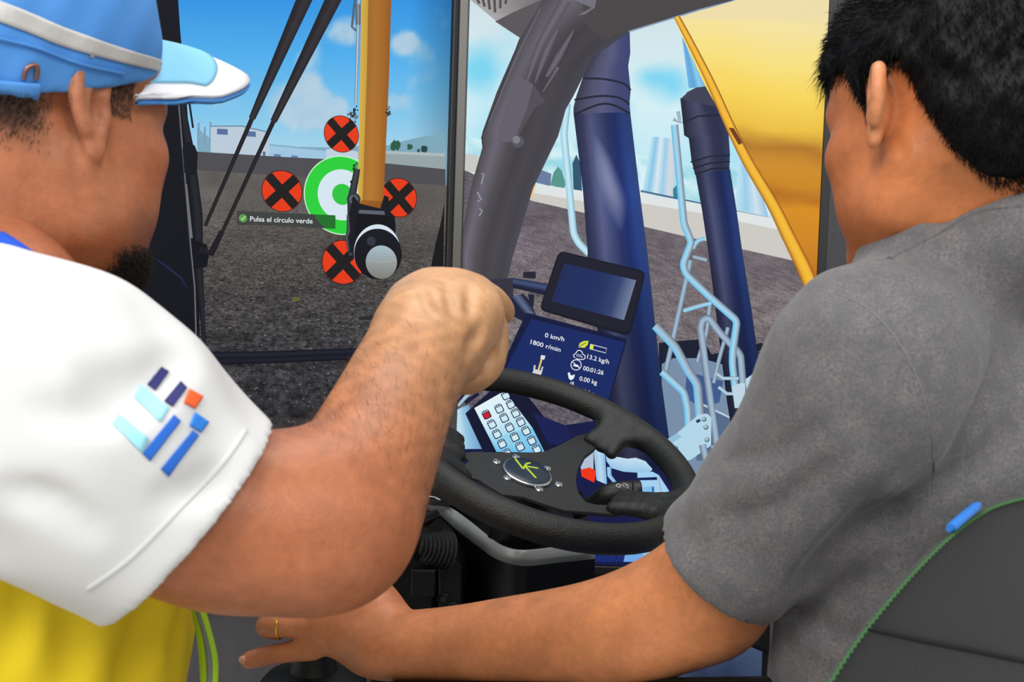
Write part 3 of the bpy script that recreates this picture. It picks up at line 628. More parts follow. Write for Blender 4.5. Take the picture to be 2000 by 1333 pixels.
# keypad console
SR.band('pictured_console_side', Z8((395, 215), (395, 420)), Z8((470, 190), (540, 420)), [(196, 226, 240), (150, 196, 226), (104, 156, 200)])
SR.stroke('pictured_slat', Z8((408, 195), (470, 130)), 7, [(180, 206, 222), (150, 180, 204)]); SR.stroke('pictured_slat', Z8((400, 175), (450, 125)), 6, [(24, 28, 50), (24, 28, 50)]); SR.stroke('pictured_slat', Z8((450, 180), (520, 130)), 8, [(22, 26, 48), (30, 34, 60)])
SR.poly('pictured_keypad_body', Z8((450, 235), (600, 100), (780, 150), (1000, 430), (850, 470), (560, 470)), (20, 24, 50))
SR.poly('pictured_keypad_body', Z8((800, 230), (980, 300), (1000, 360), (930, 400), (880, 390)), (26, 34, 84))
for kA, kB, kc, kd in ((((497, 207), (650, 120)), ((540, 292), (720, 205)), (226, 242, 246), (214, 238, 247)), (((540, 292), (720, 205)), ((580, 370), (800, 310)), (214, 238, 247), (160, 216, 240)), (((580, 370), (800, 310)), ((612, 435), (865, 440)), (160, 216, 240), (104, 188, 232))):
    SR.poly('pictured_keypad', Z8(kA[0], kA[1], kB[1], kB[0]), kc, col2=kd, axis=(Z8(kA[0])[0], Z8(kB[0])[0]))
ky = [((560, 240), (588, 290), (614, 341), (641, 392), (668, 442)), ((626, 209), (652, 257), (680, 307), (707, 357), (735, 407)), ((660, 140), (686, 186), (711, 232), (738, 278), (766, 325), (795, 375), (822, 420))]
def rrect(c, e1, e2, r, n=4):
    out = []
    for sx, sy, a0 in ((1, 1, 0), (-1, 1, 90), (-1, -1, 180), (1, -1, 270)):
        for i in range(n + 1):
            a = math.radians(a0 + 90 * i / n); out.append(np.asarray(c) + e1 * (sx * (1 - r) + r * math.cos(a)) + e2 * (sy * (1 - r) + r * math.sin(a)))
    return out
e1, e2 = np.array([16.5, -8.0]), np.array([8.5, 16.5])
for ci, colm in enumerate(ky):
    for ri, c in enumerate(colm):
        c = np.array(c, float) + e2 * 0.15; red = ci == 0 and ri == 0
        SR.poly('pictured_key', Z8(*rrect(c, e1 * 1.15, e2 * 1.15, .4)), (24, 30, 66))
        SR.poly('pictured_key', Z8(*rrect(c, e1 * .88, e2 * .88, .4)), (196, 36, 48) if red else (206, 232, 242))
        SR.poly('pictured_key', Z8(*rrect(c - e2 * 1.0, e1 * .95, e2 * .38, .4)), (24, 30, 66))
        for k_ in (-.6, 0, .6): SR.disc('pictured_key_light', Z8(tuple(c - e2 * 1.0 + e1 * k_))[0], 1.5, (190, 220, 236))
# cab monitors
SR.band('pictured_mount_arm', Z7((230, 210), (390, 200), (600, 235)), Z7((230, 300), (400, 265), (590, 310)), [(40, 46, 72), (64, 80, 120), (30, 36, 62), (22, 26, 44)])
SR.poly('pictured_mount_knob', Z7((450, 165), (528, 160), (528, 205), (450, 200)), (34, 36, 54))
SR.poly('pictured_mount_block', Z7((240, 215), (385, 205), (390, 330), (330, 400), (300, 300)), (52, 50, 62))
SR.poly('pictured_mount_block', Z7((480, 300), (520, 305), (515, 380), (490, 380)), (30, 34, 56))
SR.poly('pictured_mount_block', Z7((390, 440), (375, 320), (450, 298), (480, 330), (530, 425), (470, 480)), (28, 34, 58))
SR.band('pictured_mount_bar', Z7((375, 318), (470, 430)), Z7((440, 300), (530, 425)), [(40, 48, 78), (96, 108, 140), (38, 44, 74)])
def rpoly(name, pts, col, r=10, **k):
    P = [np.asarray(p, float) for p in pts]; out = []
    for i in range(len(P)):
        a = P[i] + (P[i - 1] - P[i]) * min(.4, r / np.linalg.norm(P[i - 1] - P[i])); b = P[i] + (P[(i + 1) % len(P)] - P[i]) * min(.4, r / np.linalg.norm(P[(i + 1) % len(P)] - P[i]))
        for t in np.linspace(0, 1, 5): out.append((1 - t) ** 2 * a + 2 * t * (1 - t) * P[i] + t * t * b)
    return SR.poly(name, out, col, **k)
rpoly('pictured_info_panel', Z7((470, 415), (1095, 580), (965, 1030), (270, 850)), (20, 26, 62), 5)
SR.poly('pictured_info_panel', Z7((500, 455), (1080, 600), (958, 1020), (310, 830)), (25, 42, 100))
rpoly('pictured_monitor', Z7((672, 30), (1212, 160), (1110, 565), (548, 400)), (24, 25, 38), 14)
rpoly('pictured_monitor', Z7((682, 42), (1200, 168), (1102, 545), (560, 388)), (31, 32, 46), 12)
SR.band('pictured_monitor_glass', Z7((705, 110), (625, 345)), Z7((1150, 215), (1075, 462)), [(32, 44, 86), (30, 46, 94), (30, 46, 96), (34, 50, 98), (52, 68, 112), (112, 126, 156)])
W_ = (236, 240, 246)
up = np.array([1.6, -8.4])
SR.text('pictured_reading', '0 km/h', Z7((583, 567))[0], Z7((703, 594))[0], up, W_, 0.01)
SR.text('pictured_reading', '1800 r/min', Z7((494, 609))[0], Z7((680, 660))[0], up, W_, 0.01)
SR.text('pictured_reading', '13.2 kg/h', Z7((845, 700))[0], Z7((980, 735))[0], up, W_, 0.01)
SR.text('pictured_reading', '00:01:26', Z7((820, 772))[0], Z7((946, 802))[0], up, W_, 0.01)
SR.text('pictured_reading', '0.00 kg', Z7((797, 835))[0], Z7((906, 863))[0], up, W_, 0.01)
SR.text('pictured_reading', '0.00 kg', Z7((774, 904))[0], Z7((885, 932))[0], up, W_, 0.01)
SR.poly('pictured_leaf', Z7((792, 635), (800, 605), (825, 592), (855, 590), (850, 615), (830, 634), (805, 632)), (214, 222, 64))
SR.stroke('pictured_leaf_vein', Z7((790, 640), (810, 618), (840, 603)), 1.3, [(30, 44, 100)] * 2)
SR.stroke('pictured_gauge', Z7((868, 612), (968, 638), (962, 666), (862, 640), (868, 612)), 1.2, [W_, W_]); SR.poly('pictured_gauge', Z7((868, 612), (888, 617), (882, 645), (862, 640)), (222, 226, 80))
SR.stroke('pictured_cloud_icon', spline(Z7((772, 697), (762, 680), (776, 668), (790, 650), (812, 656), (820, 674), (834, 684), (828, 704), (800, 706)), 4, True), 1.5, [W_, W_])
SR.text('pictured_cloud_icon', 'CO\u2082', Z7((779, 686))[0], Z7((818, 694))[0], (.8, -4.6), W_, 0.01)
SR.stroke('pictured_idle_icon', [tuple(np.array(Z7((778, 740))[0]) + 10 * np.array([math.cos(a), math.sin(a)])) for a in np.linspace(0, 6.283, 25)], 1.5, [W_, W_])
SR.stroke('pictured_idle_icon', Z7((757, 722), (800, 760)), 1.5, [W_, W_]); SR.poly('pictured_idle_icon', Z7((758, 745), (768, 735), (788, 740), (798, 752), (780, 752)), W_)
for dx, dy_ in ((0, 0), (-22, 68)):
    SR.poly('pictured_bucket_icon', Z7(*[(x + dx, y + dy_) for x, y in ((726, 790), (738, 785), (745, 806), (771, 800), (764, 822), (748, 836), (733, 826))]), W_)
SR.stroke('pictured_mean_icon', [tuple(np.array(Z7((752, 858))[0]) + 3.2 * np.array([math.cos(a), math.sin(a)])) for a in np.linspace(0, 6.283, 15)], 1.1, [W_, W_]); SR.stroke('pictured_mean_icon', Z7((742, 872), (763, 844)), 1.1, [W_, W_])
SR.poly('pictured_excavator_icon', Z7((517, 765), (570, 778), (540, 850), (486, 838)), (206, 212, 220)); SR.poly('pictured_excavator_icon', Z7((517, 740), (528, 743), (524, 770), (512, 768)), (190, 198, 210)); SR.poly('pictured_excavator_icon', Z7((566, 750), (576, 752), (566, 785), (556, 780)), (190, 198, 210))
SR.stroke('pictured_excavator_icon', Z7((540, 785), (566, 700)), 3.4, [(222, 196, 96), (236, 214, 130)]); SR.poly('pictured_excavator_icon', Z7((562, 678), (588, 684), (580, 708), (556, 702)), (220, 224, 230))

# grey plinth under the front display, and stand under the side display
pb = SL.z0 - 0.02
o = MB().prism([SL.w(SL.u0 - 0.25, 0, -0.02), SL.w(SL.u1 + 0.16, 0, -0.02), SL.w(SL.u1 + 0.16, pb, -0.02), SL.w(SL.u0 - 0.25, pb, -0.02)], -SL.n * 0.12).build('display_plinth', M_part, bevel=0.003)
tag(o, 'low grey panel standing under the front display', 'panel')
o2 = empty('display_stand', SR.w((SR.u0 + SR.u1) / 2, 0, -0.12), 'black steel stand carrying the side display', 'stand')
for u in (SR.u0 + 0.30, SR.u1 - 0.12):
    MB().box(SR.w(u, 0.62, -0.115), SR.t, SR.n, Z, 0.03, 0.02, 0.6).build('upright', M_black, o2, bevel=0.003)
    MB().box(SR.w(u, 0.02, -0.115), SR.t, SR.n, Z, 0.03, 0.3, 0.02).build('foot', M_black, o2, bevel=0.003)
# ------------------------------------------------------------------ blended solids (signed distance -> surface nets)
class SDF:
    def __init__(s, lo, hi, h):
        s.lo = np.asarray(lo, float); s.h = h; s.n = np.ceil((np.asarray(hi) - s.lo) / h).astype(int) + 1
        s.D = np.full(tuple(s.n), 9.0, np.float32)
    def _box(s, lo, hi):
        a = np.clip(np.floor((np.asarray(lo) - s.lo) / s.h).astype(int), 0, s.n); b = np.clip(np.ceil((np.asarray(hi) - s.lo) / s.h).astype(int) + 1, 0, s.n)
        return a, b
    def _pts(s, a, b):
        g = [s.lo[i] + s.h * np.arange(a[i], b[i], dtype=np.float32) for i in range(3)]
        return np.meshgrid(*[q.astype(np.float32) for q in g], indexing='ij')
    def op(s, f, lo, hi, k=0.0, mode='u'):
        m = max(k, 3 * s.h) + 2 * s.h
        a, b = s._box(np.asarray(lo) - m, np.asarray(hi) + m)
        if np.any(b <= a): return s
        sl = tuple(slice(a[i], b[i]) for i in range(3)); P = s._pts(a, b); d = f(*P); o = s.D[sl]
        if mode == 'u':
            r = np.minimum(o, d)
            if k: hh = np.maximum(k - np.abs(o - d), 0) / k; r = r - hh * hh * k / 4
        elif mode == 's':
            d = -d; r = np.maximum(o, d)
            if k: hh = np.maximum(k - np.abs(o - d), 0) / k; r = r + hh * hh * k / 4
        elif mode == 'd': r = o + d
        s.D[sl] = r; return s
    def cone(s, a, b, ra, rb, k=0.0, mode='u'):
        a = np.asarray(a, float); b = np.asarray(b, float); ab = b - a; L = float(ab @ ab) + 1e-12; R = max(ra, rb)
        def f(x, y, z):
            t = np.clip(((x - a[0]) * ab[0] + (y - a[1]) * ab[1] + (z - a[2]) * ab[2]) / L, 0, 1)
            return np.sqrt((x - a[0] - t * ab[0]) ** 2 + (y - a[1] - t * ab[1]) ** 2 + (z - a[2] - t * ab[2]) ** 2) - (ra + (rb - ra) * t)
        return s.op(f, np.minimum(a, b) - R, np.maximum(a, b) + R, k, mode)
    def chain(s, pts, k=0.0, n=5, mode='u', inner=None):
        """pts rows (x,y,z,r) through a smooth curve"""
        Q = spline(pts, n) if n > 1 else np.asarray(pts, float)
        T = SDF.__new__(SDF); T.lo, T.h, T.n = s.lo, s.h, s.n
        R = Q[:, 3].max(); lo = Q[:, :3].min(0) - R; hi = Q[:, :3].max(0) + R
        m = max(k, 3 * s.h) + 2 * s.h; a, b = s._box(lo - m, hi + m)
        if np.any(b <= a): return s
        T.lo = s.lo + s.h * a; T.n = b - a; T.D = np.full(tuple(T.n), 9.0, np.float32)
        for i in range(len(Q) - 1): T.cone(Q[i, :3], Q[i + 1, :3], Q[i, 3], Q[i + 1, 3], 0.004 if inner is None else inner)
        sl = tuple(slice(a[i], b[i]) for i in range(3)); o = s.D[sl]; d = T.D
        if mode == 'u':
            r = np.minimum(o, d)
            if k: hh = np.maximum(k - np.abs(o - d), 0) / k; r = r - hh * hh * k / 4
        else:
            d = -d; r = np.maximum(o, d)
            if k: hh = np.maximum(k - np.abs(o - d), 0) / k; r = r + hh * hh * k / 4
        s.D[sl] = r; return s
    def ell(s, c, r, k=0.0, A=None, mode='u'):
        c = np.asarray(c, float); r = np.asarray(r, float); A = np.eye(3) if A is None else np.asarray(A, float)   # rows of A: local axes
        R = np.sqrt(((A * r[:, None]) ** 2).sum(0))
        def f(x, y, z):
            q = [(A[i, 0] * (x - c[0]) + A[i, 1] * (y - c[1]) + A[i, 2] * (z - c[2])) / r[i] for i in range(3)]
            k0 = np.sqrt(q[0] ** 2 + q[1] ** 2 + q[2] ** 2); k1 = np.sqrt((q[0] / r[0]) ** 2 + (q[1] / r[1]) ** 2 + (q[2] / r[2]) ** 2) + 1e-9
            return k0 * (k0 - 1) / k1
        return s.op(f, c - R, c + R, k, mode)
    def rbox(s, c, hs, rad, k=0.0, A=None, mode='u'):
        c = np.asarray(c, float); hs = np.asarray(hs, float); A = np.eye(3) if A is None else np.asarray(A, float); R = (np.abs(A) * hs[:, None]).sum(0)
        def f(x, y, z):
            q = [np.abs(A[i, 0] * (x - c[0]) + A[i, 1] * (y - c[1]) + A[i, 2] * (z - c[2])) - hs[i] + rad for i in range(3)]
            return np.sqrt(np.maximum(q[0], 0) ** 2 + np.maximum(q[1], 0) ** 2 + np.maximum(q[2], 0) ** 2) + np.minimum(np.maximum(q[0], np.maximum(q[1], q[2])), 0) - rad
        return s.op(f, c - R, c + R, k, mode)
    def cut(s, p, n, k=0.0):
        """remove the half space on the side n points to"""
        p = np.asarray(p, float); n = nrm(n)
        return s.op(lambda x, y, z: -((x - p[0]) * n[0] + (y - p[1]) * n[1] + (z - p[2]) * n[2]), s.lo, s.lo + s.h * s.n, k, 's')
    def displace(s, f):
        a = np.zeros(3, int); P = s._pts(a, s.n); s.D += f(*P).astype(np.float32); return s
    def mesh(s, relax=1):
        D = s.D; ins = D < 0; n = D.shape
        def c8(A): return [A[i:n[0] - 1 + i, j:n[1] - 1 + j, k:n[2] - 1 + k] for i in (0, 1) for j in (0, 1) for k in (0, 1)]
        I = c8(ins); cnt = sum(q.astype(np.int8) for q in I); act = (cnt > 0) & (cnt < 8)
        idx = -np.ones(act.shape, np.int64); cells = np.argwhere(act); idx[act] = np.arange(len(cells))
        V = np.zeros((len(cells), 3)); W = np.zeros(len(cells)); off = [(i, j, k) for i in (0, 1) for j in (0, 1) for k in (0, 1)]
        val = [D[cells[:, 0] + o[0], cells[:, 1] + o[1], cells[:, 2] + o[2]] for o in off]
        for p in range(8):
            for q in range(p + 1, 8):
                if sum(abs(off[p][t] - off[q][t]) for t in range(3)) != 1: continue
                m = (val[p] < 0) != (val[q] < 0); t = val[p] / (val[p] - val[q] + 1e-12); t = np.where(m, t, 0)
                V += np.where(m[:, None], np.asarray(off[p]) + t[:, None] * (np.asarray(off[q]) - np.asarray(off[p])), 0); W += m
        V = (V / W[:, None] + cells) * s.h + s.lo; F = []
        for ax in range(3):
            u, v = [(1, 2), (2, 0), (0, 1)][ax]
            sa = [slice(None)] * 3; sb = [slice(None)] * 3; sa[ax] = slice(0, -1); sb[ax] = slice(1, None)
            A_, B_ = ins[tuple(sa)], ins[tuple(sb)]; E_ = np.argwhere(A_ != B_)
            ok = (E_[:, u] > 0) & (E_[:, v] > 0) & (E_[:, u] < n[u] - 1) & (E_[:, v] < n[v] - 1); E_ = E_[ok]
            if not len(E_): continue
            c = []
            for du, dv in ((-1, -1), (0, -1), (0, 0), (-1, 0)):
                q = E_.copy(); q[:, u] += du; q[:, v] += dv; c.append(idx[q[:, 0], q[:, 1], q[:, 2]])
            c = np.stack(c, 1); fl = A_[E_[:, 0], E_[:, 1], E_[:, 2]]; c[~fl] = c[~fl][:, ::-1]; F.append(c)
        F = np.concatenate(F); F = F[(F >= 0).all(1)]
        for _ in range(relax):
            S_ = np.zeros_like(V); K = np.zeros(len(V))
            for j in range(4):
                a, b = F[:, j], F[:, (j + 1) % 4]; np.add.at(S_, a, V[b]); np.add.at(K, a, 1); np.add.at(S_, b, V[a]); np.add.at(K, b, 1)
            V = V * 0.4 + 0.6 * S_ / np.maximum(K, 1)[:, None]
        return V, F

def fast_obj(name, V, F, material, parent=None, cols=None):
    me = bpy.data.meshes.new(name); V = np.asarray(V, np.float32); F = np.asarray(F, np.int32)
    if parent is not None:
        q = parent; o_ = np.zeros(3)
        while q is not None: o_ += np.array(q.location); q = q.parent
        V = V - o_.astype(np.float32)
    k = F.shape[1]
    me.vertices.add(len(V)); me.vertices.foreach_set('co', V.astype(np.float32).ravel())
    me.loops.add(F.size); me.loops.foreach_set('vertex_index', F.ravel())
    me.polygons.add(len(F)); me.polygons.foreach_set('loop_start', np.arange(0, F.size, k, dtype=np.int32)); me.polygons.foreach_set('loop_total', np.full(len(F), k, np.int32))
    me.polygons.foreach_set('use_smooth', np.ones(len(F), bool)); me.update(calc_edges=True)
    if cols is not None:
        a = me.color_attributes.new('Col', 'FLOAT_COLOR', 'POINT'); c = np.ones((len(V), 4), np.float32); c[:, :3] = cols; a.data.foreach_set('color', c.ravel())
    me.materials.append(material); o = bpy.data.objects.new(name, me); COL.objects.link(o)
    if parent is not None: o.parent = parent
    return o
def merge(parts):
    V = []; F = []; b = 0
    for v, f in parts: V.append(v); F.append(np.asarray(f) + b); b += len(v)
    return np.concatenate(V), np.concatenate(F)

# ------------------------------------------------------------------ steering wheel
M_rubber = mat('black_wheel_rubber', (26, 27, 26), 0.48, bump=[(420, 0.5), (150, 0.15)], spec=0.45)
M_plate = mat('charcoal_hub_plate', (34, 35, 37), 0.6, bump=(600, 0.1))
M_chrome = mat('chrome', (200, 202, 204), 0.2, 1.0)
M_logo = mat('dark_blue_badge', (24, 40, 60), 0.35)
M_lime = mat('lime_print', (190, 214, 40), 0.4)
M_white = mat('white_print', (225, 225, 225), 0.5)
WN = nrm([0.25540776, -0.31451297, 0.91424749]); WC = at(1066.34, 878.12, 1.3816)
WA = nrm(np.cross(Z, WN)); WB = np.cross(WN, WA); WR = 0.2065
wheel = empty('steering_wheel', WC - WN * 0.03, 'black four-spoke steering wheel with a round badge and chrome screws', 'steering wheel')
WM = np.stack([WA, WB, WN])
def wl(p): return (np.asarray(p) - WC) @ WM.T      # world -> wheel
def ww(q): return np.asarray(q) @ WM + WC          # wheel -> world
HP = -0.030
def hub(x, y, dz=0.0): return on_plane(x, y, WC + WN * (HP + dz), WN)
S = SDF((-0.24, -0.24, -0.06), (0.24, 0.24, 0.04), 0.0028)
th = np.linspace(0, 2 * math.pi, 73)
for i in range(72):
    S.cone((WR * math.cos(th[i]), WR * math.sin(th[i]), 0), (WR * math.cos(th[i + 1]), WR * math.sin(th[i + 1]), 0), 0.0195, 0.0195)
sp_px = [((1150, 862), (1225, 858)), ((1180, 1000), (1262, 1012)), ((905, 930), (862, 918)), ((915, 885), (868, 872))]
for (a, b) in sp_px:
    qa = wl(hub(*a)); qb = wl(hub(*b)); ang = math.atan2(qb[1], qb[0]); e = np.array([math.cos(ang), math.sin(ang), 0]); g = np.array([-e[1], e[0], 0])
    r0 = max(0.118, min(0.15, np.linalg.norm(qa[:2])))
    p0 = e * r0 + np.array([0, 0, HP + 0.003]); p1 = e * (WR - 0.012) + np.array([0, 0, -0.002]); mid = (p0 + p1) / 2 + np.array([0, 0, 0.002])
    for s_ in (-1, 0, 1):
        S.chain([np.append(p0 + g * 0.022 * s_, 0.009), np.append(mid + g * 0.019 * s_, 0.010), np.append(p1 + g * 0.032 * s_, 0.013)], 0.016, 3)
V, F_ = S.mesh(1); fast_obj('rim', ww(V), F_, M_rubber, wheel)
# flat hub plate: outline read off the photograph on the hub plane
out = Z8((420, 440), (500, 432), (620, 436), (780, 438), (860, 432), (940, 398), (1030, 350), (1085, 335), (1130, 395), (1130, 415), (1075, 455), (1040, 520), (1028, 585), (1042, 650), (1080, 695), (1130, 708), (1240, 712), (1290, 745), (1240, 762), (1100, 748), (970, 738), (860, 702), (760, 668), (650, 655), (590, 620), (520, 575), (440, 560), (380, 540), (360, 500), (440, 500), (470, 480))
MB().prism([hub(*p) for p in out], -WN * 0.006).build('hub_plate', M_plate, wheel, bevel=0.0015)
bc = Z8((772, 548))[0]; pc = hub(*bc, 0.0005)
MB().lathe(pc, WN, [(0.0355, 0), (0.0355, 0.003), (0.034, 0.0042), (0.0325, 0.0042)], 40).build('badge_ring', M_chrome, wheel, auto=40)
badge = MB().lathe(pc, WN, [(0.0325, 0.002), (0.0325, 0.0044), (0.030, 0.0058), (0.02, 0.0068), (0.008, 0.0072)], 40).build('badge', M_logo, wheel, auto=50)
def ribbon3(pts, w, up, off, th_=0.0008):
    """flat line lying on a surface with normal up"""
    m = MB()
    for a, b in zip(pts[:-1], pts[1:]):
        a = np.asarray(a, float) + up * off; b = np.asarray(b, float) + up * off; t = nrm(b - a); s_ = np.cross(up, t) * w / 2
        m.prism([a - s_ - t * w * .3, b - s_ + t * w * .3, b + s_ + t * w * .3, a + s_ - t * w * .3], up * th_)
    return m
lp = [hub(*q) for q in Z8((704, 497), (742, 548), (762, 520), (778, 517))]
ribbon3(lp, 0.0030, WN, 0.0070).build('badge_mark', M_lime, badge)
ribbon3([hub(*q) for q in Z8((818, 545), (752, 534), (808, 594))], 0.0030, WN, 0.0072).build('badge_mark', M_lime, badge)
for q in ((612, 489), (714, 464), (876, 524), (936, 608), (834, 632), (668, 572)):
    c = hub(*Z8(q)[0]); MB().lathe(c, WN, [(0.0062, 0), (0.0062, 0.0012), (0.005, 0.0026), (0.0028, 0.0028), (0.0024, 0.0016)], 18).build('screw', M_chrome, wheel, auto=40)
# ------------------------------------------------------------------ steering column and dashboard nose
M_dash = mat('black_dash_plastic', (4, 5, 6), 0.45, spec=0.3, bump=(260, 0.05))
M_trim = mat('brushed_grey_trim', (200, 204, 204), 0.33, 0.35, bump=(500, 0.05))
ZB, ZT = 0.680, 0.706
Zc = zz(740, 960, 4.0)
def on_z(x, y, z): return on_plane(x, y, (0, 0, z), Z)
lowpx = spline(Zc((-160, 120), (290, 145), (400, 150), (460, 172), (560, 262), (680, 362), (800, 452), (900, 522), (1000, 562), (1100, 582), (1200, 584), (1400, 560), (1690, 530)), 3)
toppx = spline(Zc((-150, 20), (310, 42), (415, 46), (480, 72), (590, 150), (715, 245), (850, 360), (950, 428), (1050, 464), (1130, 472), (1215, 466), (1400, 445), (1690, 425)), 3)
lo = [on_z(x, y, ZB) for x, y in lowpx]; hi = [on_z(x, y, ZT) for x, y in toppx]
lo = [np.array([max(-0.19, p[0]), min(p[1], 1.72), p[2]]) for p in lo]; hi = [np.array([max(-0.18, p[0]), min(p[1], 1.76), p[2]]) for p in hi]
back = [np.array([lo[-1][0] + 0.015, 1.78, ZB]), np.array([lo[0][0], 1.78, ZB])]
col = empty('steering_console', (0.0, 1.55, 0), 'black steering console with a curved grey trim band under the wheel', 'console')
m = MB(); n = len(lo)
bot = [np.array([p[0] + (0.02 - p[0]) * 0.12, p[1] + (1.6 - p[1]) * 0.2, 0.0]) for p in lo + back]
ring = lo + back; k = len(ring)
m.add(ring + bot, [(i, (i + 1) % k, k + (i + 1) % k, k + i) for i in range(k)] + [tuple(range(k, 2 * k))])
m.build('console_body', M_dash, col, auto=35)
m = MB(); m.add(lo + hi, [(i, i + 1, n + i + 1, n + i) for i in range(n - 1)]); ob = m.build('trim_band', M_trim, col, auto=60)
sm = ob.modifiers.new('solid', 'SOLIDIFY'); sm.thickness = 0.003; sm.offset = -1
cc = WC - WN * 0.075; m = MB(); rings = []
hb = [np.array([hi[-1][0] + 0.01, 1.78, ZT]), np.array([hi[0][0], 1.78, ZT])]; top = hi + hb; kk = len(top); cen = np.array([WC[0] - 0.03, WC[1] + 0.10, 0])
for t, dz in ((0, 0), (0.10, -0.004), (0.3, -0.002), (0.55, 0.012), (0.75, 0.04)):
    rings.append([p + (np.array([cen[0], cen[1], p[2]]) - p) * t + Z * dz for p in top])
vv = [p for r_ in rings for p in r_]
m.add(vv, [(j * kk + i, j * kk + (i + 1) % kk, (j + 1) * kk + (i + 1) % kk, (j + 1) * kk + i) for j in range(len(rings) - 1) for i in range(kk)] + [tuple((len(rings) - 1) * kk + i for i in range(kk))])
m.build('column_cover', M_dash, col, auto=60)
m = MB(); m.lathe(WC - WN * 0.155, WN, [(0.040, 0.0), (0.038, 0.05), (0.036, 0.08), (0.034, 0.118)], 28); m.build('column_shaft', M_dash, col, auto=40)
# side box left of the console with bolts and the gear boot
bx = [at(735, 1052, 1.50), at(850, 1062, 1.50), at(850, 1420, 1.50), at(715, 1420, 1.50)]
sb = MB().prism(bx, (0.05, 0.16, 0)).build('side_box', M_dash, col, bevel=0.006)
bx = [at(856, 1060, 1.44), at(905, 1110, 1.44), at(905, 1420, 1.44), at(856, 1420, 1.44)]
MB().prism(bx, (0.0, 0.1, 0)).build('side_box', M_dash, col, bevel=0.004)
MB().prism([at(785, 1030, 1.47), at(822, 1008, 1.47), at(830, 1022, 1.47), at(800, 1050, 1.47)], (0.02, 0.06, 0)).build('switch_pod', M_dash, col, bevel=0.004)
for q, d_ in (((827, 1154), 1.497), ((865, 1171), 1.437), ((884, 1189), 1.437)):
    MB().lathe(at(*q, d_), at(*q, d_ - 1) - at(*q, d_), [(0.009, -0.004), (0.009, 0.002), (0.006, 0.003), (0.005, 0.001)], 18).build('bolt', M_dash, col, auto=40)
pr = []
for i in range(9): pr += [(0.030 - 0.0016 * i, 0.006 * i), (0.025 - 0.0016 * i, 0.006 * i + 0.003)]
bA = at(872, 1078, 1.43); bD = nrm(np.array([-0.75, -0.45, 0.25]))
bt = MB().lathe(bA, bD, pr, 28).build('rubber_boot', M_rubber, col, auto=30)
MB().box(bA + bD * 0.062, nrm(np.array([0.5, -0.8, 0])), bD, Z, 0.012, 0.012, 0.02).build('switch_stem', M_dash, bt, bevel=0.003)
MB().box(bA + bD * 0.03 + np.array([-0.004, -0.01, -0.045]), np.array([1., 0, 0]), np.array([0, 1., 0]), Z, 0.018, 0.012, 0.02).build('bracket', M_dash, col, bevel=0.003)
# wiper stalk on the right
stk = empty('wiper_stalk', at(1180, 985, 1.42), 'black wiper stalk with white symbols behind the wheel', 'lever')
s0 = [at(1120, 1000, 1.44), at(1160, 985, 1.43), at(1185, 968, 1.42), at(1215, 962, 1.42), at(1232, 962, 1.42)]
MB().tube(spline(s0, 5), np.interp(np.linspace(0, 1, 21), [0, .3, .55, 1], [0.012, 0.013, 0.0155, 0.0165]), 18).build('lever', M_black, stk, auto=50)
MB().tube([at(1233, 962, 1.42), at(1235, 962, 1.42), at(1249, 963, 1.42), at(1252, 963, 1.42)], [0.0155, 0.0175, 0.0175, 0.015], 18).build('end_cap', M_black, stk, auto=50)
sn = nrm(CAM - at(1215, 950, 1.42)); 
ribbon3([at(x, y, 1.4028) for x, y in Z9((785, 345), (815, 337), (835, 352), (820, 372), (795, 362), (785, 345))], 0.0010, sn, 0, 0.0003).build('symbol', M_white, stk)
for q in (((845, 335), (870, 372)), ((860, 328), (905, 345)), ((880, 350), (912, 362)), ((890, 375), (912, 378))): ribbon3([at(x, y, 1.4028) for x, y in Z9(*q)], 0.0008, sn, 0, 0.0003).build('symbol', M_white, stk)
# ------------------------------------------------------------------ driver's seat
M_seat = mat('charcoal_seat_fabric', (21, 21, 23), 0.92, noise=(900, (26, 26, 29), 0.2), bump=(900, 0.35), sheen=0.15)
M_stitch = mat('green_stitching', (58, 104, 58), 0.8)
M_tag = mat('blue_seat_tag', (50, 124, 214), 0.4)
AZ = math.radians(33); DF = np.array([-math.sin(AZ), math.cos(AZ), 0]); DL = np.array([-math.cos(AZ), -math.sin(AZ), 0])
seat = empty('driver_seat', at(1950, 1333, 0.75) * np.array([1, 1, 0]), 'dark fabric driver seat with green stitching behind the person in grey', 'seat')
SBN = nrm(-DF + np.array([0, 0, 0.18])); SB0 = at(1800, 1150, 0.66)
def sb_(x, y, dn=0.0): return on_plane(x, y, SB0 + SBN * dn, SBN)
outl = spline([(1575, 1420), (1612, 1333), (1660, 1258), (1715, 1185), (1780, 1110), (1850, 1042), (1905, 1000), (1950, 978), (2030, 962), (2130, 965), (2260, 1010), (2420, 1150), (2560, 1420), (2600, 1750), (1500, 1750), (1530, 1560)], 4, True)
def cushion_solid(out_, d0, d1, k0, k1, cen_):
    """padded panel: the outline at the near face, shrunk towards its far side"""
    out_ = np.asarray(out_); cen_ = np.asarray(cen_, float); rows = [(k0, d0), (1.0, d0 - 0.012), (1.0, d0 - 0.02), (k1, d1)]
    m_ = MB(); n_ = len(out_); v = [sb_(*(cen_ + (p - cen_) * k), d) for k, d in rows for p in out_]
    return m_.add(v, [(j * n_ + i, j * n_ + (i + 1) % n_, (j + 1) * n_ + (i + 1) % n_, (j + 1) * n_ + i) for j in range(len(rows) - 1) for i in range(n_)] + [tuple(range(n_ - 1, -1, -1)), tuple((len(rows) - 1) * n_ + i for i in range(n_))])
cushion_solid(outl, 0.0, -0.075, 0.975, 0.86, (2080, 1400)).build('backrest', M_seat, seat, auto=60)
